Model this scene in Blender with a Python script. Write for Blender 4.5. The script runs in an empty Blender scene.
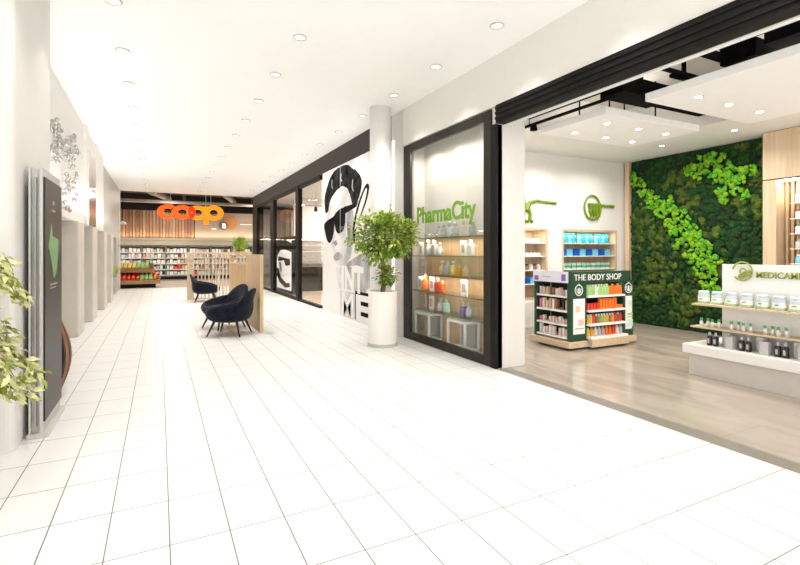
import bpy, bmesh, math, random
from mathutils import Vector, Matrix, noise
C = bpy.context.scene.collection
S = bpy.context.scene
PI = math.pi

# ------------------------------------------------------------------ camera, world, light, exposure
CAM_H = 1.6
YAW = math.atan(240.7/474)
cd = bpy.data.cameras.new('camera'); cam = bpy.data.objects.new('camera', cd); C.objects.link(cam)
cam.location = (0, 0, CAM_H); cam.rotation_euler = (PI/2, 0, -YAW)
cd.sensor_width = 36; cd.lens = 36*474/800; cd.shift_y = -29.9/800; cd.clip_start = 0.05; cd.clip_end = 200
S.camera = cam
S.view_settings.view_transform = 'Standard'; S.view_settings.look = 'None'
S.view_settings.exposure = 0.34; S.view_settings.gamma = 1.0; S.view_settings.use_curve_mapping = False
W = bpy.data.worlds.new('sky'); S.world = W; W.use_nodes = True
W.node_tree.nodes['Background'].inputs[0].default_value = (1.0, 0.985, 0.96, 1)
W.node_tree.nodes['Background'].inputs[1].default_value = 0.45

def area(name, loc, size, power, rot=(0, 0, 0), col=(1, .96, .9), sy=None, spread=PI, shape=None):
    l = bpy.data.lights.new(name, 'AREA'); l.energy = power; l.color = col; l.size = size
    l.shape = shape or ('RECTANGLE' if sy else 'SQUARE')
    if sy: l.size_y = sy
    l.spread = spread
    o = bpy.data.objects.new(name, l); o.location = loc; o.rotation_euler = rot; C.objects.link(o); return o
E_HALL, E_SHOP, E_COOP = 5.8, 8.5, 330
# added fill behind and left of the camera, tilted up to brighten the ceiling
area('fill_behind', (1.0, -3.9, 1.2), 8, 420, rot=(PI/2+.95, 0, 0), col=(1, .98, .95), sy=2.6)
area('fill_left', (-5.5, 0.5, 1.3), 7, 60, rot=(PI/2+1.1, 0, -PI/2), col=(1, .98, .95), sy=2.6)
# hall downlight lamps (one under each fitting)
HALL_X = [-0.44, 1.58, 3.6]
HALL_Y = [[5.96+1.4*k for k in range(-3, 13)], [5.9+1.4*k for k in range(-3, 13)], [4.53+1.4*k for k in range(-2, 14)]]
for X, Ys in zip(HALL_X, HALL_Y):
    for Y in Ys:
        area('downlight_lamp', (X, Y, 4.29), .16, E_HALL*(1 if Y < 9 else 1.6), shape='DISK', col=(1, .97, .93), spread=math.radians(92))
# added fill strips without fittings along both hall sides, aimed at the ceiling
area('ceiling_fill', (-1.25, 13.0, 2.32), .1, 62, rot=(0, PI+.45, 0), col=(1, .97, .93), sy=13)
area('ceiling_fill', (3.95, 16.0, 3.3), .1, 22, rot=(0, PI-.5, 0), col=(1, .97, .93), sy=14)
# far supermarket, eyewear shop, pharmacy
for X in (-4, 0.5, 5):
    for Y in (26, 29): area('market_lamp', (X, Y, 4.55), .5, E_COOP*.3, col=(1, .9, .76))
for Y in (11.5, 14.5, 18, 21.5): area('shop_lamp', (6.3, Y, 3.75),  .6, 115, col=(1, .93, .85))
for x, y in ((5.6, 6.6), (7.0, 6.6), (8.4, 6.6), (8.6, 4.9), (8.6, 2.2), (8.6, 0.3)):
    area('soffit_fill', (x, y, 3.63), .2, 14 if y > 6 else 14, shape='DISK', col=(1, .93, .86), spread=math.radians(150))  # added fill without fittings; the lamps by the back wall brighten it
for x, y in ((6.5, 5.1), (6.5, 2.8), (6.5, 1.0), (5.1, 6.6)):
    area('shop_ceiling_fill', (x, y, 3.66), .5, 9, rot=(PI, 0, 0), col=(1, .95, .88))  # added upward fill that lightens the pharmacy ceiling; no cove here

# ------------------------------------------------------------------ materials
M = {}
def mat(name, col, rough=.5, metal=0, var=0.0, scale=8, bump=0, bscale=60, emit=0, ecol=None, stretch=None, spec=None, trans=0, alpha=1, sheen=0, coat=0):
    m = bpy.data.materials.new(name); m.use_nodes = True; nt = m.node_tree; b = nt.nodes['Principled BSDF']
    b.inputs['Roughness'].default_value = rough; b.inputs['Metallic'].default_value = metal
    if spec is not None: b.inputs['Specular IOR Level'].default_value = spec
    if trans: b.inputs['Transmission Weight'].default_value = trans
    if sheen: b.inputs['Sheen Weight'].default_value = sheen; b.inputs['Sheen Roughness'].default_value = .4
    if coat: b.inputs['Coat Weight'].default_value = coat
    c = tuple(col)+(1,)
    tc = nt.nodes.new('ShaderNodeTexCoord'); mp = nt.nodes.new('ShaderNodeMapping')
    nt.links.new(tc.outputs['Object'], mp.inputs[0])
    if stretch: mp.inputs['Scale'].default_value = stretch
    n = nt.nodes.new('ShaderNodeTexNoise'); n.inputs['Scale'].default_value = scale; n.inputs['Detail'].default_value = 4
    nt.links.new(mp.outputs[0], n.inputs['Vector'])
    v = var if var else .03
    r = nt.nodes.new('ShaderNodeValToRGB'); r.color_ramp.elements[0].position = .3; r.color_ramp.elements[1].position = .7
    r.color_ramp.elements[0].color = tuple(x*(1-v) for x in col)+(1,)
    r.color_ramp.elements[1].color = tuple(min(1, x*(1+v)) for x in col)+(1,)
    nt.links.new(n.outputs['Fac'], r.inputs[0]); nt.links.new(r.outputs[0], b.inputs['Base Color'])
    if bump:
        n2 = nt.nodes.new('ShaderNodeTexNoise'); n2.inputs['Scale'].default_value = bscale
        nt.links.new(mp.outputs[0], n2.inputs['Vector'])
        bp = nt.nodes.new('ShaderNodeBump'); bp.inputs['Strength'].default_value = bump; bp.inputs['Distance'].default_value = .02
        nt.links.new(n2.outputs['Fac'], bp.inputs['Height']); nt.links.new(bp.outputs[0], b.inputs['Normal'])
    if emit:
        b.inputs['Emission Strength'].default_value = emit; b.inputs['Emission Color'].default_value = tuple(ecol or col)+(1,)
    M[name] = m; return m

def tile_mat(name, c1, c2, grout, sx, sy, ox, oy, mortar, rough, streak=0, offset=0.0, rot=0):
    m = bpy.data.materials.new(name); m.use_nodes = True; nt = m.node_tree; b = nt.nodes['Principled BSDF']
    tc = nt.nodes.new('ShaderNodeTexCoord'); mp = nt.nodes.new('ShaderNodeMapping')
    nt.links.new(tc.outputs['Object'], mp.inputs[0]); mp.inputs['Location'].default_value = (-ox, -oy, 0)
    if rot: 
        mp.vector_type = 'TEXTURE'; mp.inputs['Location'].default_value = (ox, oy, 0); mp.inputs['Rotation'].default_value = (0, 0, rot)
    br = nt.nodes.new('ShaderNodeTexBrick'); nt.links.new(mp.outputs[0], br.inputs['Vector'])
    br.offset = offset; br.squash = 1; br.inputs['Scale'].default_value = 1
    br.inputs['Brick Width'].default_value = sx; br.inputs['Row Height'].default_value = sy
    br.inputs['Mortar Size'].default_value = mortar; br.inputs['Mortar Smooth'].default_value = 0.1; br.inputs['Bias'].default_value = -.55
    br.inputs['Color1'].default_value = tuple(c1)+(1,); br.inputs['Color2'].default_value = tuple(c2)+(1,); br.inputs['Mortar'].default_value = tuple(grout)+(1,)
    out = br.outputs['Color']
    if streak:
        mp2 = nt.nodes.new('ShaderNodeMapping'); nt.links.new(tc.outputs['Object'], mp2.inputs[0]); mp2.inputs['Scale'].default_value = (1.9, .5, 1)
        n = nt.nodes.new('ShaderNodeTexNoise'); n.inputs['Scale'].default_value = 1.6; n.inputs['Detail'].default_value = 8; n.inputs['Distortion'].default_value = .8
        nt.links.new(mp2.outputs[0], n.inputs['Vector'])
        r = nt.nodes.new('ShaderNodeValToRGB'); r.color_ramp.elements[0].position = .3; r.color_ramp.elements[1].position = .72
        r.color_ramp.elements[0].color = (1-streak, 1-streak*1.06, 1-streak*1.12, 1); r.color_ramp.elements[1].color = (1, 1, 1, 1)
        nt.links.new(n.outputs['Fac'], r.inputs[0])
        mx = nt.nodes.new('ShaderNodeMix'); mx.data_type = 'RGBA'; mx.blend_type = 'MULTIPLY'; mx.inputs[0].default_value = 1
        nt.links.new(out, mx.inputs[6]); nt.links.new(r.outputs[0], mx.inputs[7]); out = mx.outputs[2]
    nt.links.new(out, b.inputs['Base Color']); b.inputs['Roughness'].default_value = rough
    M[name] = m; return m

def wood_mat(name, c1, c2, axis='z', scale=1.0, rough=.5):
    m = bpy.data.materials.new(name); m.use_nodes = True; nt = m.node_tree; b = nt.nodes['Principled BSDF']
    tc = nt.nodes.new('ShaderNodeTexCoord'); mp = nt.nodes.new('ShaderNodeMapping')
    st = {'z': (14, 14, 1), 'x': (1, 14, 14), 'y': (14, 1, 14)}[axis]
    mp.inputs['Scale'].default_value = tuple(s*scale for s in st); nt.links.new(tc.outputs['Object'], mp.inputs[0])
    n = nt.nodes.new('ShaderNodeTexNoise'); n.inputs['Scale'].default_value = 1.3; n.inputs['Detail'].default_value = 6; n.inputs['Distortion'].default_value = .5
    nt.links.new(mp.outputs[0], n.inputs['Vector'])
    r = nt.nodes.new('ShaderNodeValToRGB'); r.color_ramp.elements[0].position = .32; r.color_ramp.elements[1].position = .68
    r.color_ramp.elements[0].color = tuple(c1)+(1,); r.color_ramp.elements[1].color = tuple(c2)+(1,)
    nt.links.new(n.outputs['Fac'], r.inputs[0]); nt.links.new(r.outputs[0], b.inputs['Base Color'])
    b.inputs['Roughness'].default_value = rough; M[name] = m; return m

def glass_mat(name, tint=(1, 1, 1), fac=.1, rough=.0, gp=5):
    m = bpy.data.materials.new(name); m.use_nodes = True; nt = m.node_tree
    nt.nodes.remove(nt.nodes['Principled BSDF'])
    t = nt.nodes.new('ShaderNodeBsdfTransparent'); t.inputs[0].default_value = tuple(tint)+(1,)
    g = nt.nodes.new('ShaderNodeBsdfGlossy'); g.inputs['Roughness'].default_value = rough
    lw = nt.nodes.new('ShaderNodeLayerWeight'); fr = nt.nodes.new('ShaderNodeMath'); fr.operation = 'POWER'; fr.inputs[1].default_value = gp; nt.links.new(lw.outputs['Facing'], fr.inputs[0])
    ns = nt.nodes.new('ShaderNodeTexNoise'); ns.inputs['Scale'].default_value = 2
    ma = nt.nodes.new('ShaderNodeMath'); ma.operation = 'MULTIPLY_ADD'; ma.inputs[1].default_value = .015; ma.inputs[2].default_value = fac
    nt.links.new(ns.outputs['Fac'], ma.inputs[0])
    ad = nt.nodes.new('ShaderNodeMath'); ad.operation = 'ADD'; nt.links.new(fr.outputs[0], ad.inputs[0]); nt.links.new(ma.outputs[0], ad.inputs[1])
    mx = nt.nodes.new('ShaderNodeMixShader'); nt.links.new(ad.outputs[0], mx.inputs[0]); nt.links.new(t.outputs[0], mx.inputs[1]); nt.links.new(g.outputs[0], mx.inputs[2])
    nt.links.new(mx.outputs[0], nt.nodes['Material Output'].inputs[0]); M[name] = m; return m

mat('white_paint', (.84, .825, .80), .6, var=.01)
mat('cream_paint', (.77, .745, .70), .6, var=.01)
mat('ceiling_white', (.95, .945, .935), .7, var=.01)
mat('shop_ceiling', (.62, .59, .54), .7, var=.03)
mat('pier_white', (.71, .69, .66), .55, var=.01)
mat('grey_wall', (.50, .49, .46), .5, var=.02)
mat('beige_stone', (.60, .56, .49), .45, var=.05, scale=3)
mat('black_metal', (.010, .009, .008), .6, spec=.15, var=.1)
mat('black_duct', (.006, .006, .006), .9, spec=.05, var=.2)
mat('bronze_dark', (.022, .019, .015), .5, spec=.25, var=.1)
mat('chrome', (.75, .75, .74), .15, metal=1)
mat('alu', (.50, .49, .46), .45, metal=.0, var=.01)
mat('alu_dark', (.30, .29, .28), .45, metal=.0, var=.01)
mat('screen', (.024, .020, .017), .4, spec=.3, var=.05)
mat('screen_green', (.13, .30, .12), .4, emit=.12, ecol=(.13, .32, .12))
mat('screen_text', (.3, .3, .28), .4, emit=.1)
mat('planter_white', (.86, .83, .79), .45, var=.01)
mat('soil', (.05, .03, .018), .95, var=.4, bump=.6)
mat('bark', (.26, .17, .09), .85, var=.35, scale=30, bump=.5)
mat('leaf_green', (.27, .38, .045), .5, var=.45, scale=6)
mat('leaf_dark', (.045, .12, .015), .5, var=.4, scale=7)
mat('leaf_light', (.50, .58, .11), .5, var=.3, scale=9)
mat('leaf_cream', (.58, .57, .27), .5, var=.35, scale=14)
mat('leaf_olive', (.20, .24, .03), .5, var=.35, scale=12)
mat('velvet_navy', (.0055, .007, .015), .9, var=.6, scale=10, bump=.8, bscale=14, sheen=.12, spec=.2)
mat('column_white', (.88, .86, .83), .5, var=.01)
mat('black_wood', (.012, .011, .011), .4)
wood_mat('oak', (.55, .37, .20), (.68, .49, .30), 'z')
wood_mat('oak_honey', (.62, .40, .22), (.74, .52, .32), 'z')
wood_mat('oak_pale', (.58, .43, .28), (.70, .55, .38), 'z')
wood_mat('oak_shelf', (.55, .42, .28), (.68, .55, .38), 'y')
wood_mat('walnut', (.14, .065, .035), (.28, .14, .075), 'z', .6)
wood_mat('crate_wood', (.27, .145, .05), (.42, .25, .10), 'x')
mat('shelf_white', (.85, .84, .82), .4, var=.01)
mat('plinth_grey', (.62, .58, .54), .45, var=.02)
mat('lime_sign', (.17, .36, .008), .4, var=.1)
mat('olive_sign', (.16, .27, .012), .4, var=.12)
mat('logo_olive', (.30, .36, .06), .4, var=.1)
mat('shop_green', (.007, .052, .024), .4, var=.1)
mat('sign_white', (.85, .86, .84), .5)
mat('interior_black', (.02, .018, .018), .6)
mat('moss_dark', (.005, .048, .003), .95, var=.6, scale=9, bump=1, bscale=40)
mat('moss_deep', (.006, .035, .004), .95, var=.6, scale=9, bump=1, bscale=40)
mat('moss_olive', (.055, .095, .006), .95, var=.6, scale=9, bump=1, bscale=40)
mat('moss_lime', (.20, .42, .006), .9, var=.45, scale=9, bump=1, bscale=40)
mat('moss_leaf', (.09, .38, .015), .9, var=.5, scale=9, bump=1, bscale=40)
mat('lamp_on', (1, .95, .88), .4, emit=.9, ecol=(1, .95, .86))
mat('lamp_hot', (1, .95, .88), .4, emit=14, ecol=(1, .93, .82))
mat('strip_on', (1, .93, .8), .4, emit=7, ecol=(1, .9, .74))
mat('trim_ring', (.55, .53, .50), .3, metal=.3)
mat('coop_dark', (.022, .016, .013), .7, var=.2)
mat('pipe_grey', (.32, .28, .25), .5, metal=.2, var=.1)
mat('coop_taupe', (.27, .20, .15), .6, var=.05)
mat('coop_band', (.40, .37, .29), .6, var=.05)
mat('coop_o1', (1.0, .12, .0), .45, emit=.55, ecol=(1, .10, 0))
mat('coop_red', (1.0, .02, .0), .45, emit=.55, ecol=(1, .015, 0))
mat('coop_o2', (1.0, .29, .0), .45, emit=.55, ecol=(1, .27, 0))
mat('fridge_back', (.55, .56, .55), .5, var=.05)
mat('fridge_grey', (.25, .27, .27), .5, var=.1)
mat('floor_market', (.48, .42, .36), .3, var=.1, scale=1.5)
mat('floor_eyewear', (.62, .52, .42), .3, var=.1, scale=1.5)
mat('curtain', (.30, .29, .27), .8, var=.3, scale=3, stretch=(6, 6, .1))
mat('poster_white', (.86, .86, .86), .5, var=.01)
mat('poster_grey', (.42, .42, .42), .8, spec=.05, var=.5, scale=1.6)
mat('poster_light', (.70, .70, .70), .5, var=.25, scale=1.4)
mat('poster_black', (.012, .012, .012), .8, spec=.05, var=.2)
mat('poster_hair', (.022, .022, .022), .8, spec=.05, var=1, scale=5.5)
mat('glass_dark', (.03, .027, .025), .08, var=.1)
mat('brown_panel', (.36, .29, .24), .15, metal=.3, var=.3, scale=1.2)
mat('pearl', (.50, .48, .46), .2, metal=.75)
glass_mat('glass_window', (.97, .97, .96), .03, gp=6)
glass_mat('glass_far', (.9, .88, .86), .04, gp=14)
glass_mat('glass_shelf', (.75, .85, .82), .1)
tile_mat('floor_tiles', (.72, .715, .70), (.71, .685, .665), (.13, .125, .12), .312, .52, .052, .80, .0035, .3)
M['floor_tiles'].node_tree.nodes['Brick Texture'].inputs['Color1'].default_value = (.725, .72, .705, 1)
tile_mat('floor_shop', (.45, .40, .345), (.42, .375, .325), (.26, .23, .20), 1.2, .6, 4.35, 0, .002, .16, streak=.32, offset=.5, rot=PI/2)
mat('threshold', (.19, .17, .145), .35, var=.1)
COL = {'white': (.83, .83, .82), 'offwhite': (.75, .70, .64), 'turq': (.03, .45, .58), 'sky': (.18, .55, .72), 'blue': (.01, .09, .50), 'pink': (.80, .18, .42),
       'palepink': (.78, .52, .46), 'orange': (.86, .17, .01), 'red': (.72, .04, .02), 'amber': (.78, .36, .02), 'green': (.08, .42, .12), 'palegreen': (.36, .56, .22),
       'black': (.015, .014, .014), 'brown': (.28, .12, .05), 'grey': (.42, .42, .41), 'silver': (.50, .50, .50), 'purple': (.25, .12, .42), 'yellow': (.70, .55, .14),
       'darkgreen': (.02, .16, .04), 'tan': (.60, .40, .24), 'teal': (.10, .40, .36), 'mint': (.55, .78, .70)}
for k, c in COL.items(): mat('p_'+k, c, .35, var=.08, scale=20)

# ------------------------------------------------------------------ mesh helpers
class B:
    def __init__(s): s.bm = bmesh.new()
    def box(s, x0, x1, y0, y1, z0, z1, rz=0):
        vs = [(x, y, z) for x in (x0, x1) for y in (y0, y1) for z in (z0, z1)]
        if rz:
            cx, cy = (x0+x1)/2, (y0+y1)/2; c, sn = math.cos(rz), math.sin(rz)
            vs = [(cx+(x-cx)*c-(y-cy)*sn, cy+(x-cx)*sn+(y-cy)*c, z) for x, y, z in vs]
        v = [s.bm.verts.new(p) for p in vs]
        for f in ((0, 1, 3, 2), (4, 6, 7, 5), (0, 4, 5, 1), (2, 3, 7, 6), (0, 2, 6, 4), (1, 5, 7, 3)): s.bm.faces.new([v[i] for i in f])
        return s
    def lathe(s, prof, cx=0, cy=0, seg=24, ax='z', caps=True, sx=1, sy=1):
        rings = []
        for r, z in prof:
            ring = []
            for k in range(seg):
                a = 2*PI*k/seg; p = (r*math.cos(a)*sx, r*math.sin(a)*sy, z)
                if ax == 'x': p = (p[2], p[0], p[1])
                if ax == 'y': p = (p[0], p[2], p[1])
                if ax == 'z': p = (p[0]+cx, p[1]+cy, p[2])
                ring.append(s.bm.verts.new(p))
            rings.append(ring)
        for a, b in zip(rings, rings[1:]):
            for k in range(seg): s.bm.faces.new((a[k], a[(k+1) % seg], b[(k+1) % seg], b[k]))
        if caps:
            s.bm.faces.new(rings[0][::-1]); s.bm.faces.new(rings[-1])
        return s
    def tube(s, pts, r, seg=8, r2=None, closed=False):
        pts = [Vector(p) for p in pts]; n = len(pts); rings = []
        for i, p in enumerate(pts):
            if closed: t = pts[(i+1) % n]-pts[i-1]
            else: t = pts[min(i+1, n-1)]-pts[max(i-1, 0)]
            t.normalize(); u = t.orthogonal() if i == 0 else (rings and lastu - t*lastu.dot(t))
            if u.length < 1e-6: u = t.orthogonal()
            u.normalize(); lastu = u.copy(); w = t.cross(u)
            rr = r if r2 is None else r+(r2-r)*i/max(1, n-1)
            rings.append([s.bm.verts.new(p+(u*math.cos(2*PI*k/seg)+w*math.sin(2*PI*k/seg))*rr) for k in range(seg)])
        prs = list(zip(rings, rings[1:]))+([(rings[-1], rings[0])] if closed else [])
        for a, b in prs:
            for k in range(seg): s.bm.faces.new((a[k], a[(k+1) % seg], b[(k+1) % seg], b[k]))
        if not closed:
            s.bm.faces.new(rings[0][::-1]); s.bm.faces.new(rings[-1])
        return s
    def prism(s, pts, a, b, f):          # polygon pts (p,q) extruded from a to b; f(p,q,t)->xyz
        lo = [s.bm.verts.new(f(p, q, a)) for p, q in pts]; hi = [s.bm.verts.new(f(p, q, b)) for p, q in pts]
        n = len(pts); s.bm.faces.new(lo[::-1]); s.bm.faces.new(hi)
        for i in range(n): s.bm.faces.new((lo[i], lo[(i+1) % n], hi[(i+1) % n], hi[i]))
        return s
    def ico(s, c, r, sub=1, sc=(1, 1, 1), nz=0, seed=0):
        rt = bmesh.ops.create_icosphere(s.bm, subdivisions=sub, radius=1)
        for v in rt['verts']:
            d = v.co.copy(); k = r*(1+(nz*noise.noise(d*2.3+Vector((seed, seed*1.7, 0))) if nz else 0))
            v.co = Vector((c[0]+d.x*k*sc[0], c[1]+d.y*k*sc[1], c[2]+d.z*k*sc[2]))
        return s
    def leaf(s, p, d, up, L, w, fold=.15):
        d = Vector(d).normalized(); up = Vector(up); side = d.cross(up)
        if side.length < 1e-4: side = d.orthogonal()
        side.normalize(); nn = side.cross(d); p = Vector(p)
        a = s.bm.verts.new(p); t = s.bm.verts.new(p+d*L-nn*L*.12); m1 = s.bm.verts.new(p+d*L*.45+side*w/2+nn*w*fold); m2 = s.bm.verts.new(p+d*L*.45-side*w/2+nn*w*fold)
        m = s.bm.verts.new(p+d*L*.5)
        s.bm.faces.new((a, m1, m)); s.bm.faces.new((m1, t, m)); s.bm.faces.new((a, m, m2)); s.bm.faces.new((m, t, m2))
        return s

def obj(name, b, m, parent=None, smooth=False, bevel=0, sub=0, loc=None, solid=0):
    me = bpy.data.meshes.new(name); bm = b.bm
    bmesh.ops.recalc_face_normals(bm, faces=bm.faces[:]); bm.to_mesh(me); bm.free()
    if smooth: me.polygons.foreach_set('use_smooth', [True]*len(me.polygons))
    for mm in (m if isinstance(m, (list, tuple)) else [m]): me.materials.append(M[mm])
    o = bpy.data.objects.new(name, me); C.objects.link(o)
    if parent: o.parent = parent
    if loc: o.location = loc
    if solid:
        md = o.modifiers.new('solid', 'SOLIDIFY'); md.thickness = solid; md.offset = 0
    if bevel:
        md = o.modifiers.new('bevel', 'BEVEL'); md.width = bevel; md.segments = 2; md.limit_method = 'ANGLE'
    if sub:
        md = o.modifiers.new('sub', 'SUBSURF'); md.levels = md.render_levels = sub
    return o
def tag(o, label, cat, group=None, kind=None):
    o['label'] = label; o['category'] = cat
    if group: o['group'] = group
    if kind: o['kind'] = kind
    return o
def thing(name, label, cat, loc=(0, 0, 0), rz=0, group=None):
    o = bpy.data.objects.new(name, None); C.objects.link(o); o.location = loc; o.rotation_euler = (0, 0, rz); o.empty_display_size = .1
    return tag(o, label, cat, group)
def struct(name, b, m, **k):
    o = obj(name, b, m, **k); o['kind'] = 'structure'; return o
def kids(o): return [c for c in ALLC.get(o.name, [])]
ALLC = {}
def dup(root, loc, rz=None, label=None, group=None):
    def cp(o, parent):
        c = o.copy(); C.objects.link(c)
        if parent: c.parent = parent
        for ch in list(o.children): cp(ch, c)
        return c
    r = cp(root, None); r.location = loc
    if rz is not None: r.rotation_euler = (0, 0, rz)
    if label: r['label'] = label
    if group: r['group'] = group
    return r
def text(name, s, size, m, parent, loc, rot, ext=.01, bold=0, width=None, sx=1.0):
    cu = bpy.data.curves.new(name, 'FONT'); cu.body = s; cu.size = size; cu.extrude = ext; cu.offset = bold; cu.resolution_u = 3
    t = bpy.data.objects.new('tmp_text', cu); C.objects.link(t); bpy.context.view_layer.update()
    me = bpy.data.meshes.new_from_object(t.evaluated_get(bpy.context.evaluated_depsgraph_get())); bpy.data.objects.remove(t)
    if width:
        xs = [v.co.x for v in me.vertices]; sx = width/(max(xs)-min(xs)); x0 = min(xs)
        for v in me.vertices: v.co.x = (v.co.x-x0)*sx
    me.materials.clear(); me.materials.append(M[m])
    o = bpy.data.objects.new(name, me); C.objects.link(o); o.location = loc; o.rotation_euler = rot
    if parent: o.parent = parent
    return o
ROT_Y = (PI/2, 0, 0)          # facing -Y
ROT_X = (PI/2, 0, -PI/2)      # facing -X
R = random.Random(7)
cn = lambda c: {'palepink': 'pale pink', 'offwhite': 'off white', 'palegreen': 'pale green', 'sky': 'light blue'}.get(c, c)
ORD = ['first', 'second', 'third', 'fourth', 'fifth', 'sixth', 'seventh', 'eighth', 'ninth', 'tenth', 'eleventh', 'twelfth', 'thirteenth', 'fourteenth', 'fifteenth', 'sixteenth']

# ------------------------------------------------------------------ structure: hall
XR, XL, ZC = 4.13, -1.43, 4.32
struct('floor', B().box(-9, XR, -4, 24.1, -.1, 0), 'floor_tiles')
struct('floor_pharmacy', B().box(XR+.2, 9.9, -4, 7.7, -.1, 0), 'floor_shop')
struct('trim_1', B().box(XR, XR+.2, -4, 24.1, -.1, .001), 'threshold')
struct('floor_eyewear', B().box(XR+.2, 9.9, 8.0, 24.1, -.1, 0), 'floor_eyewear')
struct('floor_market', B().box(-9, 10, 24.1, 31.3, -.1, 0), 'floor_market')
struct('ceiling', B().box(-9, XR, -4, 24.1, ZC, ZC+.12), 'ceiling_white')
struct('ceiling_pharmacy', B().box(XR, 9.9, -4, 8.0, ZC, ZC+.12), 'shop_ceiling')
struct('ceiling_eyewear', B().box(XR+.25, 9.9, 8.05, 24.1, 3.9, 4.0), 'white_paint')
struct('ceiling_market', B().box(-9, 10, 24.1, 31.3, 5.0, 5.1), 'coop_dark')
# right-hand upper wall over the pharmacy, fascias
struct('wall_right_upper', B().box(XR, XR+.2, -4, 8.0, 3.62, ZC), 'cream_paint')
fb = B().box(XR-.02, XR+.12, -4, 5.20, 3.37, 3.62)
for z in (3.42, 3.49, 3.56): fb.box(XR-.035, XR-.019, -4, 5.20, z, z+.035)
struct('trim_2', fb, 'black_metal')
struct('wall_bulkhead', B().box(XR+.13, XR+.19, -4, 5.19, 3.36, 3.61), 'white_paint')
struct('wall_partition', B().box(XR+.02, 4.63, 5.20, 5.34, 0, ZC), 'pier_white', bevel=.004)
wd = B().box(4.57, 4.63, 5.341, 8.05, 0, ZC); wd.box(XR+.2, 4.57, 7.95, 8.05, 0, ZC)
struct('wall_display', wd, 'pier_white')
struct('wall_pilaster', B().box(XR-.01, XR+.35, 8.0, 8.5, 0, ZC), 'pier_white', bevel=.01)
struct('wall_eyewear_fascia', B().box(XR-.02, XR+.22, 8.5, 24.1, 3.82, ZC), 'bronze_dark')
# pharmacy inside
struct('wall_right', B().box(9.72, 9.9, -4, 7.6, 0, ZC), 'white_paint')
wb = B()
N1, N2 = (5.6, 7.30), (7.71, 9.43)
NZ0, NZ1 = .62, 2.11
for x0, x1 in ((4.87, N1[0]), (N1[1], N2[0]), (N2[1], 9.72)): wb.box(x0, x1, 7.5, 7.6, 0, ZC)
for x0, x1 in (N1, N2):
    wb.box(x0, x1, 7.5, 7.6, NZ1, ZC)
wb.box(4.87, 9.72, 7.92, 8.02, 0, ZC)
struct('wall_back', wb, 'white_paint')
struct('ceiling_soffit', B().box(7.95, 9.72, -4, 7.5, 3.68, 3.78).box(4.87, 7.95, 6.1, 7.5, 3.68, 3.78), 'white_paint')
struct('wall_soffit_edge', B().box(7.95, 8.0, -4, 6.1, 3.78, ZC).box(4.87, 7.95, 6.1, 6.15, 3.78, ZC), 'white_paint')
# left side: near pier with rounded corner, wall with recesses
pts = [(-9, 6.2), (-9, 4.75)]
for k in range(7):
    a = -PI/2+k*PI/2/6; pts.append((-1.14+.1*math.cos(a), 4.85+.1*math.sin(a)))
pts += [(-1.04, 6.2)]
struct('wall_left_pier', B().prism(pts, 0, ZC, lambda p, q, t: (p, q, t)), 'pier_white')
wl = B().box(-1.96, XL, 6.2, 16.0, 2.20, ZC)
struct('wall_left', wl, 'white_paint')
struct('wall_left_end', B().box(-1.96, -1.55, 16.0, 24.1, 2.2, ZC).box(-1.96, -1.55, 22.3, 24.1, 0, 2.2), 'grey_wall')
struct('wall_left_jamb', B().box(-1.9, -1.53, 23.95, 24.15, 0, ZC), 'white_paint')
struct('wall_left_recess', B().box(-2.15, -1.96, 6.2, 24.1, 0, ZC), 'beige_stone')
for i, (y0, y1) in enumerate(((10.76, 11.6), (12.98, 13.9), (15.6, 16.4), (17.7, 18.5))):
    struct('wall_left_pillar', B().box(-1.96, -1.37, y0, y1, 0, 2.2), 'beige_stone', bevel=.015)
struct('wall_left_column', B().box(-1.6, -1.37, 12.0, 12.35, 2.2, ZC).box(-1.6, -1.40, 14.0, 14.6, 2.2, ZC), 'white_paint', bevel=.01)
tag(obj('wall_panel', B().box(XL, XL+.03, 12.4, 13.9, 2.22, 3.9), 'brown_panel', bevel=.005), 'tall glossy brown panel high on the left wall above the beige pillars', 'panel')
# supermarket shell
struct('wall_market_back', B().box(-9, 10, 31.1, 31.3, 0, 5.1), 'coop_dark')
struct('wall_market_left', B().box(-9.1, -9, 24.1, 31.3, 0, 5.1), 'coop_dark')
struct('wall_market_right', B().box(9.9, 10, 24.1, 31.3, 0, 5.1), 'coop_dark')
struct('wall_market_front', B().box(-9, -1.9, 24.0, 24.15, 0, 5.1).box(-1.9, XR+.2, 24.1, 24.2, ZC+.02, 5.1).box(XR+.26, 9.9, 24.05, 24.15, 0, 5.1), 'coop_dark')
struct('wall_eyewear_back', B().box(9.8, 9.9, 8.05, 24.0, 0, 3.9), 'white_paint')
struct('wall_eyewear_partition', B().box(5.0, 9.8, 19.6, 19.75, 0, 3.9), 'offw' if 'offw' in M else 'white_paint')

# ------------------------------------------------------------------ hall column
t = thing('round_column', 'tall white round column rising behind the potted tree to the ceiling', 'column', (3.72, 8.14, 0))
obj('shaft', B().lathe([(.20, .03), (.20, ZC)], seg=40), 'column_white', t, smooth=False)
for f in t.children[0].data.polygons: f.use_smooth = abs(f.normal.z) < .5
obj('base_ring', B().lathe([(.205, 0), (.205, .05)], seg=40), 'chrome', t)

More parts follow.
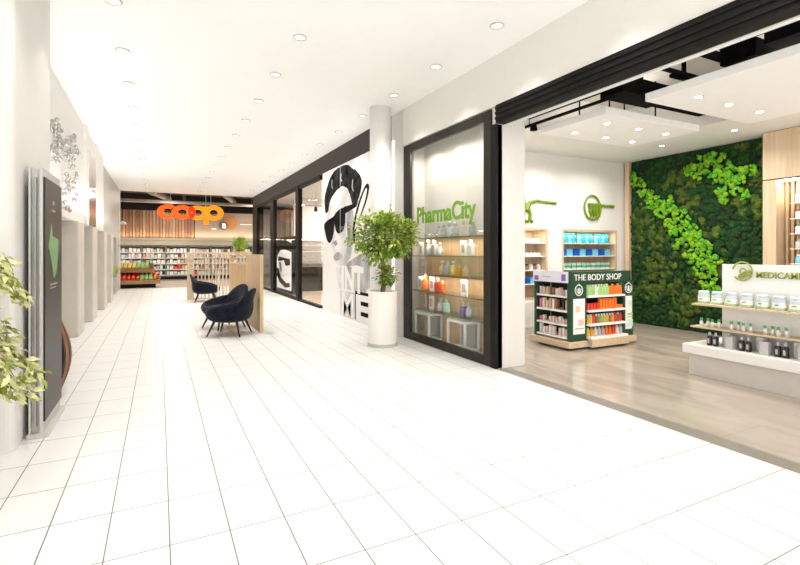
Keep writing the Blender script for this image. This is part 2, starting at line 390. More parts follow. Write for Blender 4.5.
# ------------------------------------------------------------------ pharmacy window
t = thing('shop_window', 'large black framed glass shop window with green lettering on it', 'shop window', (XR, 5.2, 0))
fr = B().box(-.012, .05, .29, 2.52, 0, .14).box(-.012, .05, .29, 2.52, 3.46, 3.60).box(-.012, .05, 2.52, 2.76, 0, 3.60).box(-.012, .05, .12, .29, 0, 3.60)
obj('frame', fr, 'bronze_dark', t, bevel=.008)
obj('post', B().box(-.02, .10, .0, .12, 0, 3.37), 'black_metal', t, bevel=.006)
obj('glass_pane', B().box(-.006, .006, .29, 2.52, .14, 3.46), 'glass_window', t)
text('lettering', 'PharmaCity', .40, 'lime_sign', t, (-.022, 2.21, 2.12), ROT_X, ext=.006, bold=.009, width=1.76)
# display interior
t = thing('display_cabinet', 'oak backed display case with glass shelves inside the shop window', 'display case', (4.31, 6.6, 0))
obj('back_panel', B().box(.22, .25, -.6, 1.28, .03, 1.86), 'oak_honey', t)
obj('platform', B().box(-.12, .26, -1.2, 1.3, 0, .04), 'oak_shelf', t)
SH = [1.86, 1.55, 1.22, .92, .59]
for z, (a, b) in zip(SH, ((-1.2, .95), (-1.2, 1.2), (-1.2, .6), (-1.2, 1.2), (-1.2, 1.0))):
    obj('glass_shelf', B().box(-.12, .22, a, b, z-.02, z), 'glass_shelf', t, bevel=.002)
t = thing('wooden_rack', 'tall narrow oak ladder rack at the left end of the window display', 'rack', (4.40, 7.72, .04))
obj('rail', B().box(-.02, .02, -.12, -.09, 0, 1.55), 'oak_pale', t); obj('rail', B().box(-.02, .02, .09, .12, 0, 1.55), 'oak_pale', t)
for k in range(11): obj('rung', B().box(-.015, .015, -.09, .09, .1+.13*k, .13+.13*k), 'oak_pale', t)

def perfume(kind, label, loc, group, c='silver', s=1.0):
    t = thing(kind, label, 'bottle' if kind != 'picture_card' else 'card', loc, R.uniform(-.1, .1), group)
    if kind == 'picture_card':
        obj('frame', B().box(-.012, .012, -.08, .08, 0, .24), 'shelf_white', t, bevel=.003)
        obj('picture', B().box(-.016, -.0121, -.045, .045, .05, .19), 'p_grey', t)
    elif kind == 'glass_bottle':
        obj('bottle_body', B().lathe([(.045*s, 0), (.05*s, .02), (.05*s, .10*s), (.02*s, .13*s), (.018*s, .15*s)], seg=14), 'p_'+c, t, smooth=True)
        obj('stopper', B().lathe([(.02*s, .151*s), (.028*s, .17*s), (.022*s, .20*s)], seg=12), 'p_silver', t, smooth=True)
    elif kind == 'perfume_bottle':
        obj('bottle_body', B().box(-.03*s, .03*s, -.05*s, .05*s, 0, .13*s), 'p_'+c, t, bevel=.01*s)
        obj('cap', B().box(-.015*s, .015*s, -.02*s, .02*s, .131*s, .18*s), 'p_'+('silver' if c != 'silver' else 'grey'), t, bevel=.004)
    return t
for y in (5.9, 6.7, 7.5):
    area('display_case_fill', (4.22, y, 3.45), .10, 7, shape='DISK', col=(1, .92, .82))  # unseen lamps added to brighten the inside of the display
area('display_shelf_fill', (4.30, 6.7, 1.83), 2.0, 7, rot=(0, 0, PI/2), col=(1, .86, .68), sy=.03)  # added fill under two of the shelves, brightens the lower oak back
area('display_shelf_fill', (4.30, 6.7, 1.19), 2.0, 6, rot=(0, 0, PI/2), col=(1, .86, .68), sy=.03)
X0 = 4.34
SN = ['top', 'second', 'third', 'fourth', 'lowest']
def onshelf(i): return 'on the %s shelf in the shop window' % SN[i]
G = 'bottles and cards in the window display'
for i, items in enumerate([
    [('glass_bottle', 7.05, 'silver', 1.1), ('perfume_bottle', 6.88, 'silver', 1.2), ('glass_bottle', 6.7, 'silver', 1.3), ('glass_bottle', 6.54, 'grey', 1.2), ('perfume_bottle', 6.28, 'offwhite', 1.4), ('perfume_bottle', 6.05, 'silver', 1.2)],
    [('picture_card', 7.66, '', 1), ('glass_bottle', 7.4, 'grey', 1.4), ('perfume_bottle', 7.2, 'silver', 1.5), ('glass_bottle', 7.0, 'silver', 1.1), ('picture_card', 6.3, '', 1), ('perfume_bottle', 6.1, 'offwhite', 1.4)],
    [('glass_bottle', 6.95, 'tan', 1.2), ('perfume_bottle', 6.78, 'grey', 1.3), ('glass_bottle', 6.6, 'yellow', 1.2), ('perfume_bottle', 6.42, 'amber', 1.1), ('glass_bottle', 6.22, 'tan', 1.3)],
    [('picture_card', 7.7, '', 1), ('glass_bottle', 7.5, 'orange', 1.6), ('picture_card', 7.28, '', 1), ('perfume_bottle', 7.08, 'red', 1.3), ('perfume_bottle', 6.93, 'orange', 1.1), ('picture_card', 6.28, '', 1)],
    [('picture_card', 7.3, '', 1), ('glass_bottle', 7.0, 'silver', 1.2), ('perfume_bottle', 6.8, 'mint', 1.2), ('perfume_bottle', 6.3, 'purple', 1.2), ('glass_bottle', 6.15, 'silver', 1.1)]]):
    for j, (k, y, c, s) in enumerate(items):
        pos = '%s from left' % ORD[j] if j < len(items)-1 else 'rightmost'
        nm = {'glass_bottle': '%s round stoppered bottle' % cn(c), 'perfume_bottle': '%s square perfume bottle' % cn(c), 'picture_card': 'white framed picture card'}[k]
        perfume(k, '%s, %s %s' % (nm, pos, onshelf(i)), (X0, y, SH[i]), G, c or 'white', s)
for y, l in ((7.45, 'white open cube stand on the left of the window display floor'), (6.35, 'white open cube stand on the right of the window display floor')):
    t = thing('cube_stand', l, 'display stand', (4.36, y, .04), 0, 'white cube stands in the shop window')
    b = B()
    for sx in (-.14, .12):
        for sy in (-.26, .22): b.box(sx, sx+.03, sy, sy+.04, 0, .44)
    b.box(-.14, .15, -.26, .26, .44, .48).box(-.14, .15, -.26, .26, 0, .03)
    obj('frame', b, 'shelf_white', t); obj('panel', B().box(.105, .12, -.2, .2, .04, .42), 'p_grey', t)

# ------------------------------------------------------------------ big poster on the far shop front
t = thing('fashion_poster', 'huge black and white poster of a person in dark sunglasses beside the column', 'poster', (XR, 8.5, 0))
obj('board', B().box(-.03, .04, 0, 4.38, 0.0, 3.82), 'poster_white', t)
ys = -8.5
def smooth(pts, n=4, jit=0):
    out = []; L = len(pts); r = random.Random(len(pts))
    for i in range(L):
        p0, p1, p2, p3 = pts[i-1], pts[i], pts[(i+1) % L], pts[(i+2) % L]
        for k in range(n):
            u = k/n
            out.append(tuple(.5*((2*p1[a])+(p2[a]-p0[a])*u+(2*p0[a]-5*p1[a]+4*p2[a]-p3[a])*u*u+(3*p1[a]-p0[a]-3*p2[a]+p3[a])*u**3)+(r.uniform(-jit, jit)) for a in (0, 1)))
    return out
def pp(name, pts, d, m, parent=t):
    if len(pts) > 4 and 'light' not in name: pts = smooth(pts, 4, .012 if name == 'hair' else 0)
    return obj(name, B().prism([(a+ys, b) for a, b in pts], -.031-d, -.0305, lambda p, q, k: (k, p, q)), m, parent)
FACE = [(12.37, 2.74), (11.71, 3.2), (11.26, 3.26), (10.98, 3.19), (10.74, 3.01), (10.58, 2.76), (10.5, 2.48), (10.54, 1.77), (10.74, 1.41), (11.26, 1.27), (11.78, 1.33), (11.93, 1.43), (11.88, 1.63), (12.07, 1.75), (12.12, 1.87), (12.48, 2.04), (12.53, 2.38)]
pp('face', FACE, .001, 'poster_light')
def blob(cx, cz, ry, rz, n=20, w=.12, sd=0):
    return [(cx+ry*math.cos(2*PI*k/n)*(1+w*math.sin(5*2*PI*k/n+sd)), cz+rz*math.sin(2*PI*k/n)*(1+w*math.cos(4*2*PI*k/n+sd))) for k in range(n)]
pp('face_light', blob(11.75, 2.95, .42, .17, w=.05), .0015, 'poster_white')
pp('face_light', blob(11.6, 1.85, .27, .22, w=.05), .0015, 'poster_white')
pp('cheek_shade', [(10.94, 2.55), (10.52, 2.56), (10.56, 1.77), (10.84, 1.41), (11.2, 1.3), (11.07, 1.55), (10.9, 1.92)], .002, 'poster_grey')
pp('hair', [(12.63, 2.72), (12.69, 3.14), (12.45, 3.42), (12.12, 3.66), (11.75, 3.76), (11.3, 3.78), (10.9, 3.74), (10.55, 3.60), (10.2, 3.46), (10.0, 3.25), (10.02, 3.07), (10.16, 2.88), (10.35, 2.67), (10.58, 2.76), (10.74, 3.01), (10.98, 3.19), (11.26, 3.26), (11.71, 3.2), (12.2, 3.01), (12.37, 2.74)], .003, 'poster_hair')
for (a, b, c, d, s) in ((12.0, 3.42, .06, .12, 0), (11.3, 3.5, .08, .1, 1), (10.5, 3.2, .05, .14, 2)):
    pp('hair_highlight', [(a-.03, b-d), (a+.05, b-d*.3), (a+.02, b+d), (a+.08, b+d*.9), (a+.12, b-d*.3), (a+.03, b-d*1.1)], .0036, 'poster_grey')
pp('sunglasses_lens', [(12.71, 2.4), (12.07, 2.53), (11.88, 2.49), (11.93, 2.11), (12.2, 1.87), (12.45, 1.92), (12.63, 2.13)], .004, 'poster_black')
pp('sunglasses_lens', [(11.88, 2.58), (11.15, 2.72), (11.05, 2.41), (11.2, 2.16), (11.55, 2.09), (11.78, 2.22)], .004, 'poster_black')
pp('sunglasses_temple', [(11.15, 2.74), (10.4, 2.75), (10.4, 2.66), (11.07, 2.56)], .004, 'poster_black')
pp('sunglasses_bridge', [(12.1, 2.52), (11.8, 2.58), (11.8, 2.48), (12.1, 2.44)], .004, 'poster_black')
pp('lips', [(11.93, 1.51), (11.6, 1.61), (11.28, 1.55), (11.37, 1.44), (11.78, 1.39)], .003, 'poster_grey')
pp('nose_shadow', [(12.02, 1.87), (11.74, 1.93), (11.6, 1.82), (11.78, 1.77)], .003, 'poster_grey')
pp('curved_outline', [(10.5, 1.84), (10.54, 2.2), (10.25, 2.68), (9.89, 3.02), (9.67, 3.13), (9.56, 3.03), (9.7, 2.76), (9.98, 2.48), (10.31, 2.19), (10.42, 1.84)], .005, 'poster_black')
pp('curved_fill', [(10.42, 2.16), (10.18, 2.6), (9.87, 2.94), (9.68, 3.03), (9.75, 2.82), (10.01, 2.52), (10.29, 2.22)], .006, 'poster_white')
pp('shoulder', [(10.54, 1.45), (9.63, 1.59), (8.8, 1.3), (8.8, .75), (9.56, .83), (9.89, .61), (9.98, 1.27), (11.15, 1.24)], .002, 'poster_grey')
pp('shoulder', [(11.78, 1.2), (11.24, 1.24), (11.24, 0.65), (11.51, 0.7)], .002, 'poster_light')
pp('letter_field', [(11.25, 1.26), (9.85, 1.26), (9.85, 0.70), (11.25, 0.70)], .003, 'poster_grey')
pp('letter_field', [(10.40, .70), (9.40, .70), (9.40, .03), (10.40, .03)], .003, 'poster_black')
text('letters', 'INT', .8, 'poster_white', t, (-.036, 11.3+ys, .69), ROT_X, ext=.002, bold=.035, width=1.42)
text('letters', 'M', .80, 'poster_white', t, (-.036, 11.3+ys, .05), ROT_X, ext=.002, bold=.012, width=.78); text('letters', 'E', .80, 'poster_white', t, (-.036, 10.33+ys, .05), ROT_X, ext=.002, bold=.035, width=.75)
pp('letter_shade', [(11.4, .66), (10.43, .66), (10.43, .03), (11.4, .03)], .002, 'poster_light')
pp('panel_joint', [(11.42, 3.8), (11.40, 3.8), (11.40, .02), (11.42, .02)], .006, 'poster_light')
tag(obj('light_strip', B().box(XR-.03, XR-.012, 8.35, 8.42, .1, 3.8), 'lamp_on'), 'thin vertical light strip on the pilaster right of the column', 'light')

# ------------------------------------------------------------------ far glazed shop front
t = thing('glazed_shopfront', 'dark framed glass shop front left of the giant poster', 'shop front', (XR, 13.04, 0))
f = B()
for a, b in ((15.4, 15.78), (19.2, 19.75), (22.85, 23.2)): f.box(-.06, .08, a-13.04, b-13.04, 0, 3.82)
f.box(-.04, .06, .1, 10.9, 3.70, 3.82).box(-.04, .06, .1, 10.9, 0, .08)
obj('frame', f, 'black_metal', t)
obj('glass_pane', B().box(-.005, .005, .1, 2.36, .08, 3.7), 'glass_far', t)
obj('glass_pane', B().box(-.005, .005, 2.74, 6.16, .08, 3.7), 'glass_far', t)
obj('glass_pane', B().box(-.005, .005, 6.71, 9.81, .08, 3.7), 'glass_far', t)
obj('dark_panel', B().box(-.03, .03, 10.16, 11.06, 0, 3.82), 'black_metal', t)
t = thing('light_box', 'black framed portrait light box standing behind the far glass', 'light box', (4.42, 17.5, 0))
obj('frame', B().box(0, .14, 0, 3.0, .02, 2.22), 'poster_black', t, bevel=.05)
ys = 0
def lb(name, pts, d, m): return obj(name, B().prism(pts, -.001-d, -.0005, lambda p, q, k: (k, p, q)), m, t)
mat('lit_white', (.86, .86, .86), .5, emit=.6)
lb('picture', [(2.8, .15), (.2, .15), (.2, 2.08), (2.8, 2.08)], .001, 'lit_white')
lb('hair', [(2.8, 2.08), (.9, 2.08), (.2, 1.95), (.2, 1.62), (1.2, 1.72), (2.0, 1.7), (2.5, 1.5), (2.8, 1.0)], .003, 'poster_black')
lb('glasses', [(2.4, 1.45), (.4, 1.35), (.4, 1.12), (1.1, 1.08), (1.4, 1.3), (2.4, 1.25)], .003, 'poster_black')
lb('shadow', [(2.7, 1.0), (2.3, .95), (1.9, .6), (1.0, .4), (.5, .45), (.4, .3), (1.2, .22), (2.2, .4), (2.7, .7)], .003, 'poster_black')
lb('shade', [(2.3, 1.2), (1.9, 1.2), (1.75, .8), (2.1, .85)], .0035, 'poster_grey')
b = B()
for k in range(14): b.box(4.9+.3*k, 5.06+.3*k, 23.3, 23.4, .02, 3.6)
b.box(4.5, 9.7, 23.45, 23.5, .02, 3.7)
b2 = B()
for k in range(16): b2.box(4.75, 4.85, 19.9+.2*k, 20.0+.2*k, .02, 3.4)
tag(obj('hanging_curtain', b2, 'curtain'), 'grey vertical louvre curtain hanging behind the portrait light box', 'curtain')
tag(obj('slatted_screen', b, 'curtain'), 'grey vertical slat screen at the far end of the glazed shop', 'screen')
t = thing('eyewear_shelf', 'white wall shelving with rows of eyeglasses in the far shop', 'shelf unit', (5.2, 19.58, 0))
obj('back_board', B().box(0, 4.0, -.03, 0, 1.05, 2.3), 'p_white', t)
for k in range(5): obj('shelf', B().box(0, 4.0, -.2, -.03, 1.15+.24*k, 1.17+.24*k), 'shelf_white', t)
k = 0
for row in range(5):
    for i in range(5):
        g = thing('eyeglasses', 'dark eyeglasses on row %s of the white shelving in the far shop' % ORD[row], 'eyeglasses', (5.4+.26*i, 19.47, 1.17+.24*row), 0, 'eyeglasses on the far white shelving, row %s' % ORD[row])
        fr = B().tube([(.05+.035*math.cos(a*PI/4), 0, .04+.03*math.sin(a*PI/4)) for a in range(8)], .006, 4, closed=True)
        fr.tube([(-.05+.035*math.cos(a*PI/4), 0, .04+.03*math.sin(a*PI/4)) for a in range(8)], .006, 4, closed=True)
        fr.tube([(-.015, 0, .04), (.015, 0, .04)], .005, 4)
        obj('rims', fr, 'p_black', g)
t = thing('wall_cabinet', 'dark brown low cabinet beneath the eyeglasses shelving', 'cabinet', (5.2, 19.2, 0))
obj('body', B().box(0, 4, 0, .35, .22, 1.0), 'bronze_dark', t); obj('door', B().box(.02, .6, -.02, -.001, .25, .97), 'bronze_dark', t); obj('door', B().box(.63, 1.25, -.02, -.001, .25, .97), 'bronze_dark', t)
obj('plinth', B().box(.05, 3.95, .05, .3, 0, .219), 'bronze_dark', t)
t = thing('track_spotlight', 'small black spotlight on a white rail inside the far shop', 'spotlight', (5.3, 17.5, 3.3))
obj('rail', B().box(-.6, 1.2, -.02, .02, .05, .09), 'p_grey', t); obj('rod', B().box(0, .02, -.01, .01, .09, .6), 'p_grey', t)
obj('head', B().lathe([(.07, -.14), (.05, .04)], seg=12), 'black_metal', t)

# ------------------------------------------------------------------ plants
def foliage(name, n, cen, rad, L, w, m, parent, seed, bulge=.25, droop=0, inner=.45):
    r = random.Random(seed); b = B()
    for _ in range(n):
        d = Vector((r.gauss(0, 1), r.gauss(0, 1), r.gauss(0, 1))).normalized()
        if d.y > .55: d.y *= -1
        k = (inner+(1-inner)*r.random()**.5)*(1+bulge*noise.noise(d*2.2+Vector((seed, 0, 0))))
        p = Vector((cen[0]+d.x*rad[0]*k, cen[1]+d.y*rad[1]*k, cen[2]+d.z*rad[2]*k))
        dr = d+Vector((r.uniform(-.8, .8), r.uniform(-.8, .8), r.uniform(-.6, .5)-droop))
        b.leaf(p, dr, (r.uniform(-.4, .4), r.uniform(-.4, .4), 1), L*r.uniform(.7, 1.25), w*r.uniform(.8, 1.2))
    return obj(name, b, m, parent)
t = thing('potted_tree', 'small bushy green tree with a braided trunk in a tall white pot', 'potted plant', (3.44, 7.43, 0))
obj('pot', B().lathe([(.245, .05), (.25, .06), (.25, .93), (.245, .94), (.22, .94), (.215, .90)], seg=48), 'planter_white', t, smooth=False)
for f in t.children[0].data.polygons: f.use_smooth = abs(f.normal.z) < .5
obj('base_ring', B().lathe([(.253, 0), (.256, .025), (.253, .055)], seg=48), 'alu', t)
obj('soil', B().lathe([(.215, .86), (.215, .905)], seg=32), 'soil', t)
tr = B()
for ph in (0, 2.1, 4.2):
    tr.tube([(.028*math.cos(ph+k*.8)+.015*math.sin(k*.5), .028*math.sin(ph+k*.8), .89+.075*k) for k in range(11)], .022, 6, r2=.014)
for k in range(9):
    a = k*.73; tr.tube([(0, 0, 1.45+.03*k), (.15*math.cos(a), .15*math.sin(a), 1.62+.02*k), (.36*math.cos(a), .36*math.sin(a), 1.75+.04*k)], .012, 5, r2=.004)
obj('trunk', tr, 'bark', t)
foliage('foliage', 2100, (0, 0, 1.87), (.58, .58, .38), .085, .05, 'leaf_green', t, 3, inner=.3, bulge=.5)
foliage('foliage', 700, (0, 0, 1.83), (.48, .48, .32), .08, .045, 'leaf_dark', t, 5, inner=.15)
foliage('foliage', 500, (0, 0, 1.92), (.60, .60, .38), .08, .045, 'leaf_light', t, 8, inner=.7, bulge=.5)
foliage('foliage', 200, (.05, -.02, 1.22), (.2, .2, .17), .075, .045, 'leaf_green', t, 9, inner=.2)
foliage('foliage', 90, (.05, -.02, 1.2), (.16, .16, .14), .075, .045, 'leaf_dark', t, 10, inner=.2)

t = thing('variegated_plant', 'large cream and green leaved weeping plant at the left picture edge', 'potted plant', (-1.26, 4.10, 0))
obj('pot', B().lathe([(.14, 0), (.17, .45), (.15, .45), (.145, .42)], seg=32), 'planter_white', t)
obj('soil', B().lathe([(.145, .38), (.145, .421)], seg=24), 'soil', t)
tr = B().tube([(0, 0, .40), (.02, .01, .8), (0, 0, 1.2), (.02, 0, 1.45)], .025, 6, r2=.014)
rr = random.Random(4); tips = []
for k in range(46):
    a = rr.uniform(-2.6, 2.6); h0 = rr.uniform(.6, 1.58); L = rr.uniform(.25, .50)
    p0 = Vector((0, 0, h0)); dr = Vector((math.cos(a), math.sin(a), 0))
    pts = [p0, p0+dr*L*.4+Vector((0, 0, .12)), p0+dr*L*.8+Vector((0, 0, .06)), p0+dr*L+Vector((0, 0, -.10))]
    tr.tube(pts, .006, 4, r2=.002); tips.append((pts, dr))
obj('trunk', tr, 'bark', t)
def vleaf(n, m, seed, w):
    r = random.Random(seed); b = B()
    for _ in range(n):
        pts, dr = r.choice(tips); i = r.randrange(1, 3); f = r.random(); p = pts[i]*(1-f)+pts[i+1]*f
        p = p+Vector((r.uniform(-.05, .05), r.uniform(-.05, .05), r.uniform(-.05, .03)))
        d = dr*.6+Vector((r.uniform(-.8, .8), r.uniform(-.8, .8), r.uniform(-1.2, .1)))
        b.leaf(p, d, (r.uniform(-1, 1), r.uniform(-1, 1), .6), r.uniform(.06, .10), w*r.uniform(.8, 1.2))
    return obj('foliage', b, m, t)
vleaf(1700, 'leaf_cream', 1, .036); vleaf(1000, 'leaf_olive', 2, .030)

def grass(name, parent, cen, n, h, spread, m, w=.02, seed=1):
    r = random.Random(seed); b = B()
    for _ in range(n):
        a = r.uniform(0, 2*PI); s = r.random()**.7; d = Vector((math.cos(a)*s*spread, math.sin(a)*s*spread, 1))
        b.leaf((cen[0]+r.uniform(-.05, .05), cen[1]+r.uniform(-.05, .05), cen[2]), d, (math.cos(a), math.sin(a), .2), h*r.uniform(.6, 1.05)/max(.6, d.length*.8), w)
    return obj(name, b, m, parent)
for (x, y, h, l) in ((-1.64, 21.4, .95, 'leafy palm in a grey pot beside the entrance of the supermarket'), (-1.73, 19.9, .5, 'smaller leafy palm in a grey pot in front of the entrance palm')):
    t = thing('potted_palm', l, 'potted plant', (x, y, 0), 0, 'palms along the left wall')
    obj('pot', B().lathe([(.13, 0), (.19, h*.7), (.16, h*.7), (.155, h*.65)], seg=20), 'p_grey', t)
    obj('soil', B().lathe([(.15, h*.6), (.15, h*.66)], seg=16), 'soil', t)
    grass('fronds', t, (0, 0, h*.66), 120, .55, 1.0, 'leaf_light', .05, int(y)); grass('fronds', t, (0, 0, h*.66), 70, .5, .9, 'leaf_green', .05, 3)

# ------------------------------------------------------------------ lounge chairs (face local +X)
def lounge_chair(label, loc, rz):
    t = thing('lounge_chair', label, 'armchair', loc, rz, 'navy velvet lounge chairs by the wooden screens')
    b = B(); n = 36; prof = []
    def rim(a):      # a=0 front, PI back
        k = (1-math.cos(a))/2
        side = abs(math.sin(a))
        return .46+.10*side**1.5+.20*k**2
    ring = []
    fr = [(.0, .25), (.5, .255), (.8, .275), (.98, .34), (1.06, None), (1.05, 'r'), (.95, 'r+'), (.84, 'r-'), (.76, .43), (.4, .42), (0.0, .42)]
    for f_, z in fr:
        row = []
        for k in range(n):
            a = 2*PI*k/n; ca, sa = math.cos(a), math.sin(a)
            rx = .43 if ca > 0 else .40; ry = .42
            e = .85; x = rx*math.copysign(abs(ca)**e, ca); y = ry*math.copysign(abs(sa)**e, sa); h = rim(a)
            zz = {None: .36+(h-.36)*.55, 'r': h-.02, 'r+': h+.02, 'r-': h-.03}.get(z, z) if not isinstance(z, float) else z
            row.append(b.bm.verts.new((x*max(f_, .02), y*max(f_, .02), zz)))
        ring.append(row)
    for a_, c_ in zip(ring, ring[1:]):
        for k in range(n): b.bm.faces.new((a_[k], a_[(k+1) % n], c_[(k+1) % n], c_[k]))
    b.bm.faces.new(ring[0][::-1]); b.bm.faces.new(ring[-1])
    obj('seat_shell', b, 'velvet_navy', t, smooth=True, sub=1)
    # backrest: tall petal wrapping the back
    b = B(); nu, nv = 14, 8; grid = {}
    for side in (0, 1):
        for i in range(nu+1):
            s = -1+2*i/nu
            for j in range(nv+1):
                v = j/nv; z = .34+(.58-.24*abs(s)**2.2)*v
                ang = PI+s*(1.45-.60*v**1.3); r_ = .36+.14*v - (.10*(1-abs(s)**3)*math.sin(PI*min(1, v*1.0+.05))**.5 if side else 0)*.9-(.03 if side else 0)
                grid[side, i, j] = b.bm.verts.new((r_*math.cos(ang)*.98, r_*math.sin(ang), z-(0.01 if side else 0)))
    for side in (0, 1):
        for i in range(nu):
            for j in range(nv): b.bm.faces.new((grid[side, i, j], grid[side, i+1, j], grid[side, i+1, j+1], grid[side, i, j+1]))
    for i in range(nu):
        for j in (0, nv): b.bm.faces.new((grid[0, i, j], grid[0, i+1, j], grid[1, i+1, j], grid[1, i, j]))
    for j in range(nv):
        for i in (0, nu): b.bm.faces.new((grid[0, i, j], grid[0, i, j+1], grid[1, i, j+1], grid[1, i, j]))
    obj('backrest', b, 'velvet_navy', t, smooth=True, sub=1)
    b = B().ico((.04, 0, .43), .33, 3, (1, .98, .20), .06, 3)
    obj('seat_cushion', b, 'velvet_navy', t, smooth=True)
    for ax, ay in ((.26, .24), (.26, -.24), (-.24, .24), (-.24, -.24)):
        obj('leg', B().tube([(ax*1.28, ay*1.28, 0), (ax*.85, ay*.85, .30)], .014, 10, r2=.028), 'black_wood', t)
    return t
lounge_chair('navy velvet lounge chair nearest, its rounded back towards the oak end panel', (1.24, 9.76, 0), math.radians(150))
lounge_chair('navy velvet lounge chair just behind the nearest one, facing the hall', (1.24, 10.72, 0), math.radians(205))
lounge_chair('navy velvet lounge chair far off, standing alone by the slatted back screen', (1.35, 16.75, 0), math.radians(-8))

# slatted wooden screens
t = thing('slatted_screen', 'oak screen beside the near lounge chairs, solid panel then upright slats', 'screen', (1.78, 9.65, 0))
obj('end_panel', B().box(0, .07, 0, 1.75, 0, 1.56), 'oak', t, bevel=.004)
for k in range(13): obj('slat', B().box(0, .07, 1.86+.2*k, 1.90+.2*k, .04, 1.30), 'oak', t)
obj('top_rail', B().box(0, .14, 1.75, 4.5, 1.52, 1.56), 'oak', t); obj('bottom_rail', B().box(0, .09, 1.75, 4.5, 0, .04), 'oak', t)
obj('post', B().box(.0, .09, 4.41, 4.5, .04, 1.52), 'oak', t); obj('middle_rail', B().box(0, .07, 1.75, 4.41, 1.30, 1.33), 'oak', t)
t = thing('slatted_screen', 'long oak slatted screen farther back behind the lone chair', 'screen', (.84, 17.55, 0))
obj('end_panel', B().box(0, .22, -.02, .12, 0, 1.60), 'oak_pale', t, bevel=.004)
for k in range(15): obj('slat', B().box(.32+.115*k, .36+.115*k, 0, .08, .04, 1.55), 'oak_pale', t)
obj('top_rail', B().box(.22, 2.1, 0, .1, 1.55, 1.60), 'oak_pale', t); obj('bottom_rail', B().box(.22, 2.1, 0, .1, 0, .04), 'oak_pale', t)
t = thing('floor_lamp_pole', 'thin white metal post standing beside the lone far chair', 'post', (1.62, 15.6, 0))
obj('pole', B().lathe([(.014, .02), (.014, 1.05)], seg=8), 'shelf_white', t); obj('foot', B().lathe([(.09, 0), (.09, .02)], seg=16), 'shelf_white', t)
t = thing('grass_planter', 'bushy green grass plant in a small wooden box on top of the screen', 'potted plant', (1.85, 12.7, 1.56))
obj('box', B().box(-.07, .07, -.45, .45, 0, .07), 'oak', t)
b = B(); r = random.Random(11)
for _ in range(650):
    a = r.uniform(0, 2*PI); s = r.random(); d = Vector((math.cos(a)*s*.9, math.sin(a)*s*.9, 1))
    b.leaf((r.uniform(-.05, .05), r.uniform(-.38, .38), .06), d, (math.cos(a), math.sin(a), .2), r.uniform(.2, .46), .026)
obj('foliage', b, 'leaf_green', t)

# ------------------------------------------------------------------ kiosk, barrel bin, wall sculpture
t = thing('information_kiosk', 'tall aluminium information kiosk with a dark screen showing a green map', 'kiosk', (-.90, 5.06, 0))
k = B().box(-.10, -.085, .0, .80, 0.02, 2.34).box(-.025, 0, 0, .80, .02, 2.34).box(-.085, -.025, .04, .76, .02, 2.33)
obj('body', k, 'alu', t, bevel=.003); obj('foot', B().box(-.11, .04, -.02, .82, 0, .04), 'alu', t, bevel=.004)
obj('side_rib', B().box(-.062, -.045, .0, .04, .1, 2.25), 'alu_dark', t)
obj('screen', B().box(0.0005, .014, .02, .80, .13, 2.26), 'screen', t, bevel=.002)
obj('map', B().prism([(5.34-5.06, 1.87), (5.40-5.06, 1.75), (5.67-5.06, 1.73), (5.66-5.06, 1.60), (5.58-5.06, 1.42), (5.45-5.06, 1.36), (5.36-5.06, 1.5), (5.21-5.06, 1.66), (5.27-5.06, 1.75)], .0145, .017, lambda p, q, z: (z, p, q)), 'screen_green', t)
obj('caption', B().box(.0145, .016, .22, .56, 1.30, 1.315).box(.0145, .016, .22, .50, 1.27, 1.28), 'screen_text', t)
obj('caption', B().box(.0145, .016, .30, .46, 1.98, 2.0).box(.0145, .016, .34, .42, 2.04, 2.08), 'screen_text', t)
t = thing('barrel_bin', 'brown wooden stave barrel stand behind the kiosk at the left wall', 'bin', (-1.15, 6.66, 0))
for k in range(14):
    a = 2*PI*k/14; b = B(); pr = []
    for j in range(9):
        z = .02+.80*j/8; rr_ = .14+.10*math.sin(PI*j/8); pr.append((rr_, z))
    w = .023
    vs = []
    for q, (r_, z) in enumerate(pr):
        for dr, dw in ((0, -w), (0, w), (-.015, w), (-.015, -w)):
            x = (r_+dr); vs.append(b.bm.verts.new((x*math.cos(a)-dw*math.sin(a), x*math.sin(a)+dw*math.cos(a), z)))
    for q in range(8):
        for i in range(4): b.bm.faces.new((vs[q*4+i], vs[q*4+(i+1) % 4], vs[q*4+4+(i+1) % 4], vs[q*4+4+i]))
    b.bm.faces.new(vs[:4][::-1]); b.bm.faces.new(vs[-4:])
    obj('stave', b, 'walnut', t)
obj('liner', B().lathe([(.11, .0), (.12, .05), (.19, .42), (.12, .80)], seg=20), 'interior_black', t, smooth=True)
SC = [(8.18, 3.38), (8.61, 3.47), (8.7, 3.4), (8.79, 3.28), (8.26, 3.11), (8.52, 3.06), (8.98, 3.11), (9.51, 3.39), (9.97, 3.61), (10.1, 3.47), (9.73, 3.24), (10.1, 3.15), (10.64, 3.51), (9.62, 2.83), (10.36, 2.95), (9.51, 2.65), (10.23, 2.63), (9.51, 2.32), (9.29, 2.53)]
t = thing('wall_sculpture', 'cluster of small silver discs scattered on the white wall above the kiosk', 'wall sculpture', (XL, 9.3, 3.0))
r = random.Random(2)
for (y, z) in SC:
    for q in range(4):
        yy, zz = y-9.3+r.uniform(-.17, .17), z-3.0+r.uniform(-.12, .12); b = B()
        b.ico((.06+r.uniform(0, .03), yy, zz), .042*r.uniform(.8, 1.15), 2, (.8, 1, 1))
        b.box(0, .06, yy-.003, yy+.003, zz-.003, zz+.003)
        obj('disc', b, 'pearl', t, smooth=True)

